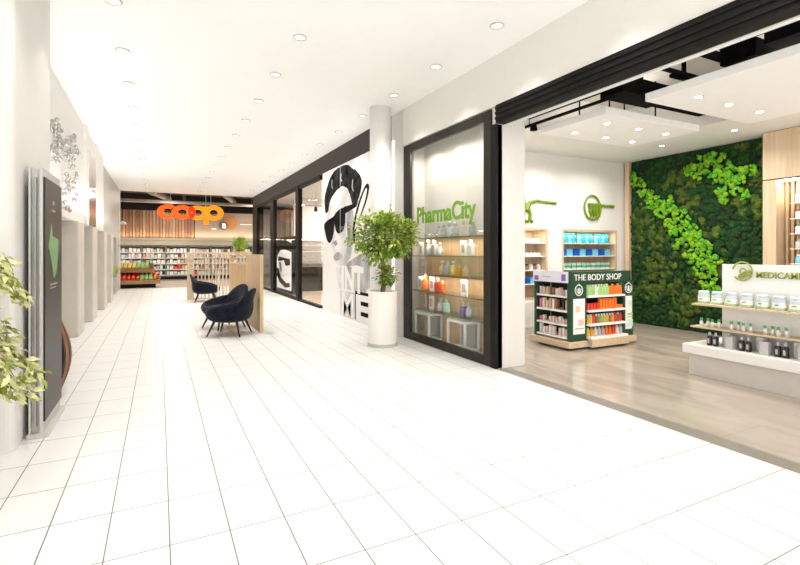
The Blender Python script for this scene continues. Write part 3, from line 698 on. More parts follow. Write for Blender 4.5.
# ------------------------------------------------------------------ hall downlights
d0 = None
RN = ['left', 'middle', 'right']
for i, (X, Ys) in enumerate(zip(HALL_X, HALL_Y)):
    c = 0
    for Y in Ys:
        if Y < 4.0 or (i < 2 and Y < 5.5): continue
        c += 1
        l = ('%s nearest recessed downlight in the %s ceiling row of the hall' % (ORD[c-1], RN[i])) if c > 1 else 'nearest recessed downlight in the %s ceiling row of the hall' % RN[i]
        if d0 is None:
            d0 = thing('recessed_downlight', l, 'ceiling light', (X, Y, ZC), 0, 'recessed downlights in the hall ceiling')
            obj('trim_ring', B().tube([(.075*math.cos(a*PI/12), .075*math.sin(a*PI/12), -.006) for a in range(24)], .012, 6, closed=True), 'trim_ring', d0)
            obj('lens', B().lathe([(.068, -.010), (.068, -.002)], seg=24), 'lamp_on', d0)
            d0['label'] = l
        else: dup(d0, (X, Y, ZC), label=l)

# ------------------------------------------------------------------ supermarket front
t = thing('hanging_letter_sign', 'large orange lettered supermarket sign hanging over the far entrance', 'sign', (0, 24.3, 0))
def ringsh(name, cx, cz, ro, rz, ri, riz, m, a0=0, a1=360, y=0, th=.14, n=40):
    b = B(); k0, k1 = math.radians(a0), math.radians(a1); steps = n; full = (a1-a0) >= 360; rows = []
    for k in range(steps if full else steps+1):
        a = k0+(k1-k0)*k/steps
        rows.append([b.bm.verts.new((cx+rx*math.cos(a), yy, cz+rzz*math.sin(a))) for rx, rzz, yy in ((ro, rz, y), (ro, rz, y+th), (ri, riz, y+th), (ri, riz, y))])
    prs = list(zip(rows, rows[1:]))+([(rows[-1], rows[0])] if full else [])
    for p, q in prs:
        for i in range(4): b.bm.faces.new((p[i], p[(i+1) % 4], q[(i+1) % 4], q[i]))
    if not full: b.bm.faces.new(rows[0]); b.bm.faces.new(rows[-1][::-1])
    return obj(name, b, m, t, bevel=.01)
ringsh('letter_c', .36, 3.49, .46, .335, .19, .155, 'coop_o1', 52, 312)
ringsh('letter_o', .97, 3.485, .46, .33, .19, .145, 'coop_o1', y=-.01)
ringsh('letter_o', 1.62, 3.48, .46, .34, .20, .15, 'coop_o2', y=-.02)
ringsh('letter_overlap', 1.36, 3.485, .16, .29, .03, .05, 'coop_red', y=-.035, th=.03)
ringsh('letter_p', 2.34, 3.50, .44, .36, .19, .155, 'coop_o2', y=0)
obj('letter_p_stem', B().box(1.88, 2.12, .01, .15, 2.93, 3.80), 'coop_o2', t, bevel=.02)
obj('support_bar', B().box(.2, 2.5, .16, .18, 3.46, 3.52), 'coop_dark', t)
for x in (.45, 1.98, 2.2): obj('hanging_rod', B().box(x, x+.025, .165, .19, 3.6, 5.0), 'p_silver', t)
b = B()
k = 0
t = thing('slatted_wall_cladding', 'brown wooden vertical slat cladding above the cold shelves', 'wall cladding', (-9, 31.0, 2.42))
b = B(); b2 = B()
for k in range(64):
    (b if k % 3 else b2).box(.17*k, .17*k+.14, -.06, 0, 0, 1.62)
obj('slats', b, 'walnut', t); wood_mat('walnut_light', (.19, .10, .055), (.32, .19, .11), 'z', .6); obj('slats', b2, 'walnut_light', t)
t = thing('wall_graphic_panel', 'taupe wall panel with a round orange emblem right of the slat cladding', 'wall panel', (1.9, 31.0, 2.42))
obj('panel', B().box(0, 7.9, -.05, 0, 0, 1.62), 'coop_taupe', t)
mat('emblem_orange', (.36, .14, .035), .5); mat('emblem_dark', (.10, .08, .075), .5)
def disc(name, cx, cz, r_, y, m): return obj(name, B().lathe([(r_, y), (r_, y-.02)], seg=32, ax='y'), m, t, loc=(cx, 0, cz))
disc('orange_disc', 2.0, 1.05, .44, -.055, 'emblem_orange'); disc('dark_disc', 1.6, .85, .27, -.08, 'emblem_dark')
text('emblem_letter', 'B', .40, 'sign_white', t, (1.54, -.11, .69), ROT_Y, ext=.01, bold=.02)
obj('caption_line', B().box(2.6, 3.3, -.07, -.051, .92, .96).box(.95, 1.2, -.07, -.051, .6, .65), 'sign_white', t)
tag(obj('cove_light', B().box(-9, 9.8, 30.80, 30.86, 2.345, 2.36), 'strip_on'), 'long warm cove light washing up the cladding above the cold shelves', 'light')
area('cove_lamp', (0.4, 30.75, 2.44), 18, 210, rot=(PI+.25, 0, 0), col=(1, .87, .66), sy=.08)
tag(obj('shelf_canopy', B().box(-9, 9.8, 30.2, 30.98, 2.02, 2.34).box(-9, 9.8, 30.18, 30.22, 2.30, 2.42), 'coop_band'), 'grey green canopy band running above the cold shelves', 'canopy')
b = B()
FX0, FW = -3.3, 1.2
fp = None
HP = ['white', 'offwhite', 'white', 'silver', 'mint', 'grey', 'palepink', 'brown', 'sky', 'silver', 'white', 'tan']
rr = random.Random(5)
FSH = [.32, .65, .98, 1.31, 1.62]
protos = {}
SNM = ['lowest', 'second lowest', 'middle', 'second highest', 'highest']
for i in range(8):
    x = FX0+FW*i
    if fp is None:
        fp = thing('refrigerated_shelf', '', 'refrigerated shelf', (x, 30.9, 0), 0, 'cold shelf units along the supermarket back wall')
        obj('back_board', B().box(0, FW, -.05, .05, 0, 2.0), 'fridge_back', fp)
        obj('base', B().box(.0, FW, -.72, -.05, 0, .30), 'fridge_grey', fp)
        obj('kick_plate', B().box(.0, FW, -.74, -.721, .08, .24), 'black_metal', fp)
        obj('upright', B().box(0, .05, -.66, -.05, .30, 2.0), 'fridge_grey', fp)
        for z in FSH:
            s = obj('shelf', B().box(.05, FW, -.62, -.05, z-.03, z), 'fridge_grey', fp); s = obj('price_rail', B().box(.05, FW, -.64, -.621, z-.05, z+.01), 'shelf_white', fp)
        obj('shelf_light', B().box(.05, FW, -.6, -.55, 1.96, 1.99), 'p_white', fp)
        u = fp
    else: u = dup(fp, (x, 30.9, 0))
    u['label'] = 'tall cold shelf unit full of packs, %s from the left along the back wall' % ORD[i]
    for j, z in enumerate(FSH):
        kx = x+.09
        while kx < x+FW-.14:
            w = rr.choice([.12, .15, .18]); h = rr.uniform(.15, .24); c = rr.choice(HP if rr.random() < .75 or j > 1 else ['brown', 'red', 'grey'])
            if j > 1 and rr.random() < .45: c = 'white'
            key = (c, w)
            if i < 7:
                nm = 'food_pack'
                if key not in protos:
                    o = obj(nm, B().box(0, w, -.25, 0, 0, .2), 'p_'+c, bevel=.01); protos[key] = o
                else:
                    o = protos[key].copy(); C.objects.link(o)
                o.location = (kx, 30.5, z); o.scale = (1, 1, h/.2)
                tag(o, 'small %s food pack on the %s cold shelf, %s unit from the left' % (cn(c), SNM[j], ORD[i]), 'pack', 'packs on the %s cold shelf, %s unit, %s' % (SNM[j], ORD[i], c))
            kx += w+.03
struct('wall_market_low', B().box(-9, -3.32, 30.9, 31.09, 0, 2.0), 'coop_band')
for (z, y, r_, l) in ((4.55, 25.6, .05, 'grey pipe under the dark supermarket ceiling, nearest to the entrance'), (4.30, 27.6, .04, 'thin grey pipe under the dark supermarket ceiling, middle one'), (4.45, 29.8, .08, 'thick grey pipe under the dark supermarket ceiling, farthest back')):
    t = thing('ceiling_pipe', l, 'pipe', (0, y, z)); obj('tube', B().tube([(-8.8, 0, 0), (9.7, 0, 0)], r_, 10), 'pipe_grey', t)
    for x in (-3, 1.2, 5.0): obj('hanger', B().box(x, x+.03, -.015, .015, 0, 5.0-z), 'pipe_grey', t)
for (x, l) in ((0.0, 'left'), (3.6, 'right')):
    t = thing('air_duct', 'silver round air duct crossing the dark supermarket ceiling on the %s' % l, 'duct', (x, 28.5, 4.72))
    obj('tube', B().tube([(-.8, -3.0, 0), (.5, 2.2, 0)], .16, 14), 'pipe_grey', t); obj('collar', B().tube([(-.33, -1.1, 0), (-.28, -.9, 0)], .18, 14), 'p_silver', t); obj('hanger', B().box(-.02, .02, -.2, -.16, 0, .28), 'pipe_grey', t)

# produce display
t = thing('produce_stand', 'tiered slanted wooden produce stand just inside the supermarket on the left', 'display stand', (-1.0, 25.2, 0))
def tray(z, y0, y1, x1, parent):
    b = B().box(-.9, x1, y0, y1, z, z+.04).box(-.9, x1, y0-.03, y0, z-.12, z+.07).box(x1, x1+.05, y0-.03, y1, z-.12, z+.14).box(-.9, x1, y1, y1+.03, z, z+.3)
    o = obj('tray', b, 'crate_wood', parent); o.rotation_euler = (0, 0, 0); return o
tray(.30, -.9, .1, 1.0, t); tray(.80, -.4, .6, .74, t)
obj('base', B().box(-.8, .85, -.6, .9, 0, .30).box(-.8, .6, .1, .9, .30, .80), 'bronze_dark', t)
vp = {}
rr = random.Random(9)
def veg(kind, c, x, y, z, lab, grp, s=1):
    if kind not in vp:
        if kind == 'pepper': o = obj('bell_pepper', B().ico((0, 0, .075), .082, 2, (1, 1, .9), .1, 2), 'p_red', smooth=True)
        if kind == 'tomato': o = obj('tomato', B().ico((0, 0, .08), .08, 2), 'p_orange', smooth=True)
        if kind == 'lemon': o = obj('lemon', B().ico((0, 0, .075), .072, 2, (1.15, .9, .9)), 'p_yellow', smooth=True)
        if kind == 'lettuce': o = obj('lettuce', B().ico((0, 0, .08), .086, 2, (1, 1, .9), .5, 5), 'p_palegreen')
        if kind == 'leek':
            o = thing('leek', '', 'vegetable'); obj('stalk', B().lathe([(.022, 0), (.02, .25)], seg=8, ax='y'), 'p_white', o, loc=(0, 0, .02)); obj('leaves', B().lathe([(.022, .25), (.05, .45), (.01, .55)], seg=8, ax='y'), 'p_green', o, loc=(0, 0, .03))
        vp[kind] = o
    else: o = dup(vp[kind], (0, 0, 0))
    o.location = (x, y, z); tag(o, lab, 'vegetable' if kind != 'lemon' else 'fruit', grp); return o
for v_ in (0, 1):
    for i in range(15):
        for j in range(4):
            x = (-1.75, -1.75)[v_]+.175*i; y = (24.42, 24.92)[v_]+.22*j; z = (.345, .845)[v_]+.05*j
            if x > (-.12, -.36)[v_]: continue
            k = ([('pepper', 'red bell pepper')]*6+[('lettuce', 'green lettuce')]*3+[('tomato', 'orange tomato')]*2+[('lettuce', 'pale lettuce')]*5)[i] if v_ == 0 else \
                ([('lemon', 'yellow lemon')]*5+[('lettuce', 'green lettuce')]*4+[('leek', 'leek')]*6)[i]
            if k[0] == 'leek' and j: continue
            row = ('front', 'second', 'third', 'back')[j]; tr_ = ('lower', 'upper')[v_]
            veg(k[0], 0, x, y, z, '%s in the %s row of the %s produce tray' % (k[1], row, tr_), '%ss in the %s row of the %s tray, run %d' % (k[1], row, tr_, 1+(i > 8)))
t = thing('hanging_lamp', 'small white dome lamp hanging at the left edge of the supermarket entrance', 'lamp', (-1.50, 25.2, 2.9))
obj('shade', B().lathe([(.16, 0), (.13, .08), (.04, .14)], seg=20), 'shelf_white', t, smooth=True); obj('cord', B().box(-.01, .01, -.01, .01, .18, 2.1), 'black_metal', t)

# ------------------------------------------------------------------ pharmacy: floating ceiling panels
def panel(label, x0, x1, y0, y1, spots, zt=3.5):
    t = thing('floating_ceiling_panel', label, 'ceiling panel', ((x0+x1)/2, (y0+y1)/2, zt), 0, 'floating white ceiling panels in the pharmacy')
    hx, hy = (x1-x0)/2, (y1-y0)/2
    obj('board', B().box(-hx, hx, -hy, hy, 0, .10), 'ceiling_white', t, bevel=.004)
    for sx in (-.5, .5):
        for sy in (-.4, .5): obj('hanger', B().box(sx*hx-.008, sx*hx+.008, sy*hy-.008, sy*hy+.008, .10, ZC-zt), 'black_duct', t)
    for x, y in spots:
        lx, ly = x-(x0+x1)/2, y-(y0+y1)/2
        s = obj('spotlight', B().tube([(.05*math.cos(a*PI/8), .05*math.sin(a*PI/8), -.005) for a in range(16)], .007, 6, closed=True), 'chrome', t, loc=(lx, ly, 0))
        obj('bulb', B().lathe([(.038, -.012), (.042, -.001)], seg=16), 'lamp_hot', s)
        area('panel_lamp', (x, y, zt-.025), .08, E_SHOP, shape='DISK', col=(1, .92, .83))
panel('floating white ceiling panel with six spotlights above the green product stand', 5.44, 7.55, 4.50, 5.75, [(5.85, 4.82), (6.55, 4.82), (7.2, 4.82), (5.85, 5.42), (6.55, 5.42), (7.2, 5.42)])
panel('larger floating white ceiling panel with spotlights nearer the right edge', 5.45, 7.75, 0.4, 3.92, [(5.85, 3.5), (6.5, 3.5), (7.2, 3.5), (5.85, 2.4), (6.5, 2.4), (7.2, 2.4), (6.5, 1.2)])
# soffit spots
s0 = None
for x, y, l in ((8.7, 5.9, 'far'), (8.7, 4.6, 'middle'), (8.7, 3.2, 'near')):
    t = thing('soffit_spotlight', '%s small spotlight in the soffit in front of the moss wall' % l, 'ceiling light', (x, y, 3.68), 0, 'spotlights in the soffit by the moss wall')
    obj('trim_ring', B().tube([(.05*math.cos(a*PI/8), .05*math.sin(a*PI/8), -.005) for a in range(16)], .007, 6, closed=True), 'chrome', t); obj('bulb', B().lathe([(.04, -.01), (.04, -.001)], seg=16), 'lamp_hot', t)
# black services above
def svc(name, label, cat, boxes, rod=True, z=4.0, group=None):
    xs = [(b[0]+b[1])/2 for b in boxes]; ysv = [(b[2]+b[3])/2 for b in boxes]
    t = thing(name, label, cat, (xs[0], ysv[0], z), 0, group)
    for i, b in enumerate(boxes):
        obj('duct_run' if i else name+'_body', B().box(b[0]-xs[0], b[1]-xs[0], b[2]-ysv[0], b[3]-ysv[0], b[4]-z, b[5]-z), 'black_duct', t)
        if rod: obj('hanger', B().box((b[0]+b[1])/2-xs[0]-.01, (b[0]+b[1])/2-xs[0]+.01, (b[2]+b[3])/2-ysv[0]-.01, (b[2]+b[3])/2-ysv[0]+.01, b[5]-z, ZC-z), 'black_duct', t)
    return t
svc('air_duct', 'black air duct running lengthwise just behind the fascia near the top right corner', 'duct', [(5.18, 5.42, -1.5, 3.02, 3.80, 3.95)])
svc('air_duct', 'black air duct running lengthwise above the left edge of the smaller floating panel', 'duct', [(5.28, 5.46, 3.95, 6.02, 3.80, 3.92), (5.47, 6.45, 4.25, 4.62, 3.74, 3.96)])
svc('air_duct', 'wide black duct in the gap between the two floating panels', 'duct', [(6.5, 7.85, 4.25, 4.70, 3.82, 3.96)])
svc('duct_box', 'black square ventilation box above the long edge of the larger floating panel', 'duct', [(5.9, 6.5, 2.90, 3.28, 3.80, 4.0), (5.40, 5.89, 3.18, 3.28, 3.84, 3.90)])
svc('duct_box', 'black ventilation box hung near the top right picture corner', 'duct', [(5.75, 6.35, 2.35, 2.75, 3.82, 4.02), (6.05, 6.25, -.5, 2.34, 3.86, 3.98)])
for y, x0, l in ((3.70, 5.40, 'longer'), (3.80, 5.82, 'shorter'), (4.34, 5.47, 'farthest')):
    if y > 4: continue
    svc('cable_tray', '%s of the two thin black cross rails above the corner of the larger panel' % l, 'rail', [(x0, 6.4, y, y+.05, 3.84, 3.88)], group='thin black cross rails')
t = thing('conduit_pipe', 'thin black conduit running lengthwise under the pharmacy ceiling', 'pipe', (5.62, 4, 4.10)); obj('tube', B().tube([(0, -4, 0), (0, 2.0, 0)], .014, 8), 'black_duct', t)
for y in (-2, -.8, .1, .7, 1.6): obj('hanger', B().box(-.006, .006, y, y+.012, 0, ZC-4.10), 'black_duct', t)
t = thing('lighting_track', 'thin black lighting track with a spotlight beside the smaller floating panel', 'lighting track', (5.36, 5.2, 3.64))
obj('track', B().box(-.03, .01, -.9, .82, 0, .035), 'black_duct', t)
obj('spot_head', B().lathe([(.06, -.10), (.045, 0)], cx=-.06, cy=.55, seg=14), 'black_duct', t)
for y in (-.7, .7): obj('hanger', B().box(-.015, -.005, y, y+.01, .035, ZC-3.64), 'black_duct', t)

# ------------------------------------------------------------------ moss wall
t = thing('moss_wall', 'large living moss wall in dark and lime greens on the far pharmacy wall', 'moss wall', (9.7, 6.0, 0))
obj('backing', B().box(-.02, .018, -1.49, 1.31, 0, 3.67), 'moss_deep', t)
obj('edge_trim', B().box(-.10, .018, 1.31, 1.42, 0, 3.67), 'oak_pale', t)
BR = [(7.16, 3.3, 0.1), (7.07, 3.15, .12), (6.98, 3.0, 0.13), (6.74, 2.75, 0.17), (6.44, 2.55, 0.22), (6.18, 2.24, 0.24), (5.97, 1.9, 0.26), (5.77, 1.61, 0.25), (5.61, 1.37, 0.22), (5.52, 1.1, 0.17), (5.45, .85, .12),
      (5.89, 3.34, 0.12), (5.67, 3.35, 0.17), (5.43, 3.4, 0.14), (5.35, 3.1, 0.17), (5.24, 2.8, 0.15), (5.07, 2.93, 0.16), (4.87, 3.12, 0.12), (4.9, 2.68, 0.11), (5.16, 3.2, 0.1), (5.78, 3.2, .12), (5.3, 2.65, .1)]
bms = {k: B() for k in ('moss_dark', 'moss_deep', 'moss_olive', 'moss_lime', 'moss_leaf')}
rr = random.Random(21)
def clump(y, z, r_, key, out):
    bms[key].ico((-.02-out, y-6.0, z), r_, 2 if r_ > .07 else 1, (.55, 1, 1), .9, rr.uniform(0, 50))
yy = 4.57
while yy < 7.28:
    zz = .05
    while zz < 3.64:
        y = yy+rr.uniform(-.04, .04); z = zz+rr.uniform(-.04, .04)
        y = min(max(y, 4.60), 7.25); z = min(max(z, .06), 3.60)
        bright = any((y-a)**2+(z-b)**2 < (c*1.1*(1+.3*noise.noise(Vector((y*7, z*7, 0)))))**2 for a, b, c in BR)
        if bright:
            clump(y, z, rr.uniform(.045, .07), 'moss_lime' if rr.random() < .65 else 'moss_leaf', .05+rr.uniform(0, .03))
            [clump(min(y+rr.uniform(-.06, .06), 7.25), min(z+rr.uniform(-.06, .06), 3.6), rr.uniform(.022, .042), 'moss_lime' if rr.random() < .5 else 'moss_leaf', .085) for _ in range(2)]
        else:
            nn = noise.noise(Vector((y*1.6+3, z*1.6, 1.5))); n2 = noise.noise(Vector((y*1.9, z*1.3+9, 4.5)))
            if nn > .12: clump(y, z, rr.uniform(.045, .095), 'moss_olive' if rr.random() < .6 else 'moss_dark', .01+.02*rr.random())
            elif n2 > -.05: clump(y, z, rr.uniform(.045, .07), 'moss_dark', .01)
            else: clump(y, z, rr.uniform(.05, .08), 'moss_dark' if rr.random() < .45 else 'moss_deep', .0)
        zz += .095
    yy += .095
for k, nm in (('moss_dark', 'dark_moss'), ('moss_deep', 'deep_moss'), ('moss_olive', 'olive_moss'), ('moss_lime', 'lime_moss'), ('moss_leaf', 'leafy_moss')):
    obj(nm, bms[k], k, t, smooth=True)

# ------------------------------------------------------------------ oak cabinet wall on the right
t = thing('oak_wall_cabinet', 'tall oak wall cabinet right of the moss wall with a slatted lit niche', 'cabinet', (9.7, 4.49, 0))
b = B().box(-.35, .0, -4.4, 0, 2.86, 3.67)
obj('upper_panel', b, 'oak_pale', t)
obj('side_panel', B().box(-.35, 0, -.20, 0, 0, 2.84), 'oak_pale', t)
obj('joint', B().box(-.34, 0, -4.4, 0, 2.841, 2.859), 'interior_black', t)
b = B()
for k in range(50): b.box(-.09, -.04, -.26-.08*k, -.22-.08*k, .0, 2.84)
obj('back_slats', b, 'oak', t); obj('back_board', B().box(-.04, 0, -4.4, -.2, 0, 2.84), 'walnut_light', t)
obj('light_strip', B().box(-.30, -.26, -4.3, -.22, 2.80, 2.835), 'lamp_hot', t)
CZ = [1.15, 1.42, 1.67, 1.92, 2.17, 2.43]
for z in CZ: obj('shelf', B().box(-.32, -.09, -4.3, -.38, z-.015, z), 'shelf_white', t)
obj('lower_cabinet', B().box(-.34, -.09, -4.4, -.22, 0, .85), 'shelf_white', t)
area('niche_lamp', (9.45, 3.2, 2.78), 2.4, 12, rot=(0, 0, PI/2), col=(1, .88, .7), sy=.03)
def vial(name, label, loc, group, c, cap, r_=.04, h=.12, proto={}):
    key = (name, c, cap, r_, h)
    if key in proto: return dup(proto[key], loc, label=label, group=group)
    t = thing(name, label, {'jar': 'jar', 'bottle': 'bottle', 'tub': 'tub', 'tube': 'tube'}.get(name.split('_')[-1], 'bottle'), loc, 0, group)
    obj('body', B().lathe([(r_*.94, 0), (r_, .01), (r_, h*.72), (r_*.6, h*.80)], seg=16), 'p_'+c, t, smooth=True)
    obj('cap', B().lathe([(r_*.62, h*.801), (r_*.62, h)], seg=14), 'p_'+cap, t)
    proto[key] = t; return t
CN = ['lowest', 'second lowest', 'third lowest', 'third highest', 'second highest', 'highest']
for i, (z, c, cap) in enumerate(zip(CZ, ('silver', 'sky', 'silver', 'white', 'white', 'white'), ('white', 'white', 'grey', 'green', 'brown', 'white'))):
    for j in range(8):
        y = 4.02-.105*j
        vial('medicine_bottle', '%s medicine bottle on the %s shelf of the oak niche, %s from left' % (cn(c), CN[i], ORD[j]), (9.47, y, z), 'bottles in the oak cabinet niche', c, cap, .045, .15 if i < 5 else .20)

# ------------------------------------------------------------------ niches in the back wall
def niche(label, x0, x1, shelves):
    t = thing('wall_niche_shelf', label, 'shelf unit', ((x0+x1)/2, 7.5, 0), 0, 'oak lined wall niches')
    w = (x1-x0)/2
    obj('back_board', B().box(-w, w, .36, .40, NZ0, NZ1), 'oak_pale', t)
    obj('lining', B().box(-w, -w+.05, -.005, .36, NZ0, NZ1).box(w-.05, w, -.005, .36, NZ0, NZ1).box(-w+.05, w-.05, -.005, .36, NZ1-.04, NZ1).box(-w+.05, w-.05, -.005, .36, NZ0, NZ0+.03), 'oak_pale', t)
    for z in shelves: obj('shelf', B().box(-w+.05, w-.05, .02, .36, z-.02, z), 'shelf_white', t)
    obj('base_cabinet', B().box(-w, w, -.005, .40, 0, NZ0), 'shelf_white', t)
    for sx in (-1, 0): obj('door', B().box(sx*w+.01, (sx+1)*w-.01, -.02, -.0051, .05, NZ0-.03), 'shelf_white', t, bevel=.003)
    area('niche_light', ((x0+x1)/2, 7.62, NZ1-.06), x1-x0-.3, 5, col=(1, .9, .75), sy=.05)
NS = [.95, 1.24, 1.53, 1.81]
niche('left oak lined wall niche partly hidden by the white partition', *N1, NS)
niche('right oak lined wall niche holding turquoise and blue products', *N2, NS)
RW = ['lowest', 'second lowest', 'second highest', 'highest']
pr = {}
def pack(name, label, loc, group, c, w, d, h, band=None, cat='box', rz=0, proto={}):
    key = (name, c, w, d, h, band)
    if key in proto: return dup(proto[key], loc, rz, label=label, group=group)
    t = thing(name, label, cat, loc, rz, group)
    obj('box_body', B().box(-w/2, w/2, -d/2, d/2, 0, h), 'p_'+c, t, bevel=min(.005, w*.1))
    if band: obj('label_band', B().box(-w/2-.001, w/2+.001, -d/2-.002, d/2+.002, h*.2, h*.6), 'p_'+band, t)
    proto[key] = t; return t
NR = 'right oak niche'
for g in range(3):
    for j in range(4):
        x = 7.86+.53*g+.115*j
        if x > 9.3: continue
        vial('product_tub', 'turquoise tub on the highest shelf of the right niche, %s of the %s cluster' % (ORD[j], ORD[g]), (x, 7.66, 1.81), 'turquoise tubs in the right niche', 'turq' if j % 2 else 'sky', 'turq', .055, .21)
for j in range(8):
    x = 7.85+.20*j
    pack('product_box', '%s box on the second highest shelf of the right niche, %s from left' % ('blue' if j % 2 == 0 else 'light blue', ORD[j]), (x, 7.66, 1.53), 'blue boxes in the right niche', 'blue' if j % 2 == 0 else 'sky', .17, .12, .15)
for j in range(10):
    x = 7.87+.155*j
    pack('product_box', 'white and green box on the second lowest shelf of the right niche, %s from left' % ORD[j], (x, 7.66, 1.24), 'white and green boxes in the right niche', 'mint' if j % 3 else 'white', .12, .1, .13, 'green' if j % 2 else 'teal')
    pack('product_box', 'pale box on the lowest shelf of the right niche, %s from left' % ORD[j], (x, 7.66, .95), 'pale boxes in the right niche', 'offwhite', .11, .1, .12, 'teal')
for j in range(9):
    x = 6.35+.105*j
    vial('product_bottle', 'white bottle on the highest shelf of the left niche, %s from left' % ORD[j], (x, 7.66, 1.81), 'products in the left niche', 'white', 'silver', .04, .19 if j < 5 else .1)
    vial('product_jar', 'low white jar on the second highest shelf of the left niche, %s from left' % ORD[j], (x, 7.66, 1.53), 'products in the left niche', 'white', 'offwhite', .045, .08)
    vial('product_jar', '%s jar on the second lowest shelf of the left niche, %s from left' % ('brown' if j % 2 else 'white', ORD[j]), (x, 7.66, 1.24), 'products in the left niche', 'brown' if j % 2 else 'white', 'black' if j % 2 else 'white', .045, .12)
    pack('product_box', 'blue box on the lowest shelf of the left niche, %s from left' % ORD[j], (x, 7.66, .95), 'products in the left niche', 'blue' if j % 3 else 'sky', .095, .1, .13)

# green wall emblems
t = thing('wall_emblem', 'green ring and leaf emblem with a short green strip above the right niche', 'sign', (8.60, 7.495, 2.60))
obj('ring', B().tube([(.24*math.cos(a*PI/16)+0, -.02, .27*math.sin(a*PI/16)) for a in range(32)], .022, 8, closed=True), 'olive_sign', t)
b = B()
for k in range(4):
    b.tube([(-.06+.09*k, -.025, .05), (-.07+.10*k, -.025, -.08), (-.03+.08*k, -.025, -.19), (-.10+.08*k, -.025, -.27)], .052, 8, r2=.01)
b.tube([(-.12, -.025, .05), (.25, -.025, .06)], .05, 8)
obj('leaf_shape', b, 'olive_sign', t); obj('caption_strip', B().tube([(.24+.03*k, -.02, .055+.010*math.sin(k*2.1)) for k in range(16)], .030, 8), 'olive_sign', t)
t = thing('wall_emblem', 'green running figure emblem with a short green strip beside the white partition', 'sign', (6.86, 7.495, 2.50))
b = B().tube([(-.26, -.02, .36), (-.22, -.02, .12), (-.15, -.02, -.05)], .03, 8).tube([(-.15, -.02, .1), (-.24, -.02, -.1), (-.23, -.02, -.25), (-.12, -.02, -.26)], .035, 8).tube([(-.14, -.02, .08), (-.06, -.02, -.1), (-.07, -.02, -.22), (.0, -.02, -.27)], .035, 8).tube([(-.18, -.02, -.04), (-.08, -.02, .12), (.14, -.02, .18)], .06, 8, r2=.03)
obj('figure', b, 'olive_sign', t); obj('caption_strip', B().tube([(.14+.03*k, -.02, .17-.0015*k+.008*math.sin(k*2.1)) for k in range(18)], .028, 8), 'olive_sign', t)

# ------------------------------------------------------------------ green product gondola
GX0, GX1, GY0, GY1 = 5.97, 7.49, 5.62, 6.46
t = thing('product_gondola', 'square dark green promotional stand with lettered header and open shelves', 'display stand', (0, 0, 0))
t.location = (GX0, GY0, 0)
W_, D_ = GX1-GX0, GY1-GY0
obj('recess_base', B().box(.05, W_-.05, .05, D_-.05, 0, .04), 'interior_black', t)
obj('oak_plinth', B().box(-.07, W_+.06, -.03, D_+.05, .04, .14).box(.36, 1.26, -.12, -.03, .04, .17), 'oak_shelf', t, bevel=.004)
obj('core', B().box(.34, W_-.34, .36, D_-.06, .14, 1.10), 'interior_black', t)
for nm, x0, x1 in (('post', .0, .36), ('post', 1.26, W_)):
    p = obj(nm, B().box(x0, x1, 0, .08, .14, 1.10), 'shop_green', t, bevel=.003)
    cx = (x0+x1)/2
    r1 = obj('round_emblem', B().tube([(cx+.085*math.cos(a*PI/10), -.004, .98+.085*math.sin(a*PI/10)) for a in range(20)], .008, 6, closed=True), 'sign_white', t)
    b = B().tube([(cx-.02, -.004, 1.065), (cx, -.004, 1.085), (cx+.02, -.004, 1.065)], .007, 5)
    b.lathe([(.03, -.006), (.03, -.001)], seg=14, ax='y'); 
    for v in b.bm.verts[-28:] if False else []: pass
    for s_ in (-1, 1): b.tube([(cx+s_*.05, -.004, 1.01), (cx+s_*.04, -.004, .955), (cx+s_*.012, -.004, .925)], .007, 5)
    b2 = B().tube([(cx+s__*.0, -.004, z_) for s__, z_ in ((0, 1.02), (0, .93))], .014, 6)
    # remove stray disc at origin from b by rebuilding without it
    b.bm.free(); b = B().tube([(cx-.02, -.004, 1.065), (cx, -.004, 1.085), (cx+.02, -.004, 1.065)], .007, 5)
    for s_ in (-1, 1): b.tube([(cx+s_*.05, -.004, 1.01), (cx+s_*.04, -.004, .955), (cx+s_*.012, -.004, .925)], .007, 5)
    obj('emblem_pod', b2, 'sign_white', r1); obj('emblem_leaves', b, 'sign_white', r1)
    ps = obj('poster_panel', B().box(x0+.05, x1-.05, -.012, -.001, .26, .84), 'sign_white', t)
    if x0 == 0: 
        obj('poster_art', B().box(x0+.10, x0+.2, -.014, -.0121, .62, .72), 'p_palepink', ps); obj('poster_art', B().box(x0+.16, x0+.28, -.014, -.0121, .4, .5), 'p_palepink', ps); obj('poster_art', B().box(x0+.08, x0+.28, -.014, -.0121, .34, .36), 'p_grey', ps)
    else:
        obj('poster_art', B().box(x0+.09, x0+.23, -.014, -.0121, .50, .54).box(x0+.09, x0+.23, -.014, -.0121, .46, .48), 'p_palegreen', ps); obj('poster_art', B().box(x0+.09, x0+.23, -.014, -.0121, .3, .43), 'p_mint', ps); obj('poster_art', B().box(x0+.11, x0+.2, -.014, -.0121, .66, .76), 'p_mint', ps)
obj('side_wall', B().box(0, .335, D_-.06, D_, .14, 1.10), 'shop_green', t); obj('side_wall', B().box(W_-.05, W_, .08, D_, .14, 1.10), 'shop_green', t)
obj('roof', B().box(0, W_, 0, D_, 1.095, 1.115), 'shop_green', t)
hd = obj('header', B().box(-.01, W_-.10, -.03, .04, 1.10, 1.285), 'shop_green', t, bevel=.003)
text('header_lettering', 'THE BODY SHOP', .145, 'sign_white', hd, (.04, -.036, 1.142), ROT_Y, ext=.003, bold=0, width=1.12)
hs = obj('side_header', B().box(-.03, -.011, .04, D_, 1.10, 1.285), 'p_mint', t)
mat('pale_lilac', (.72, .74, .86), .4); hs.data.materials[0] = M['pale_lilac']
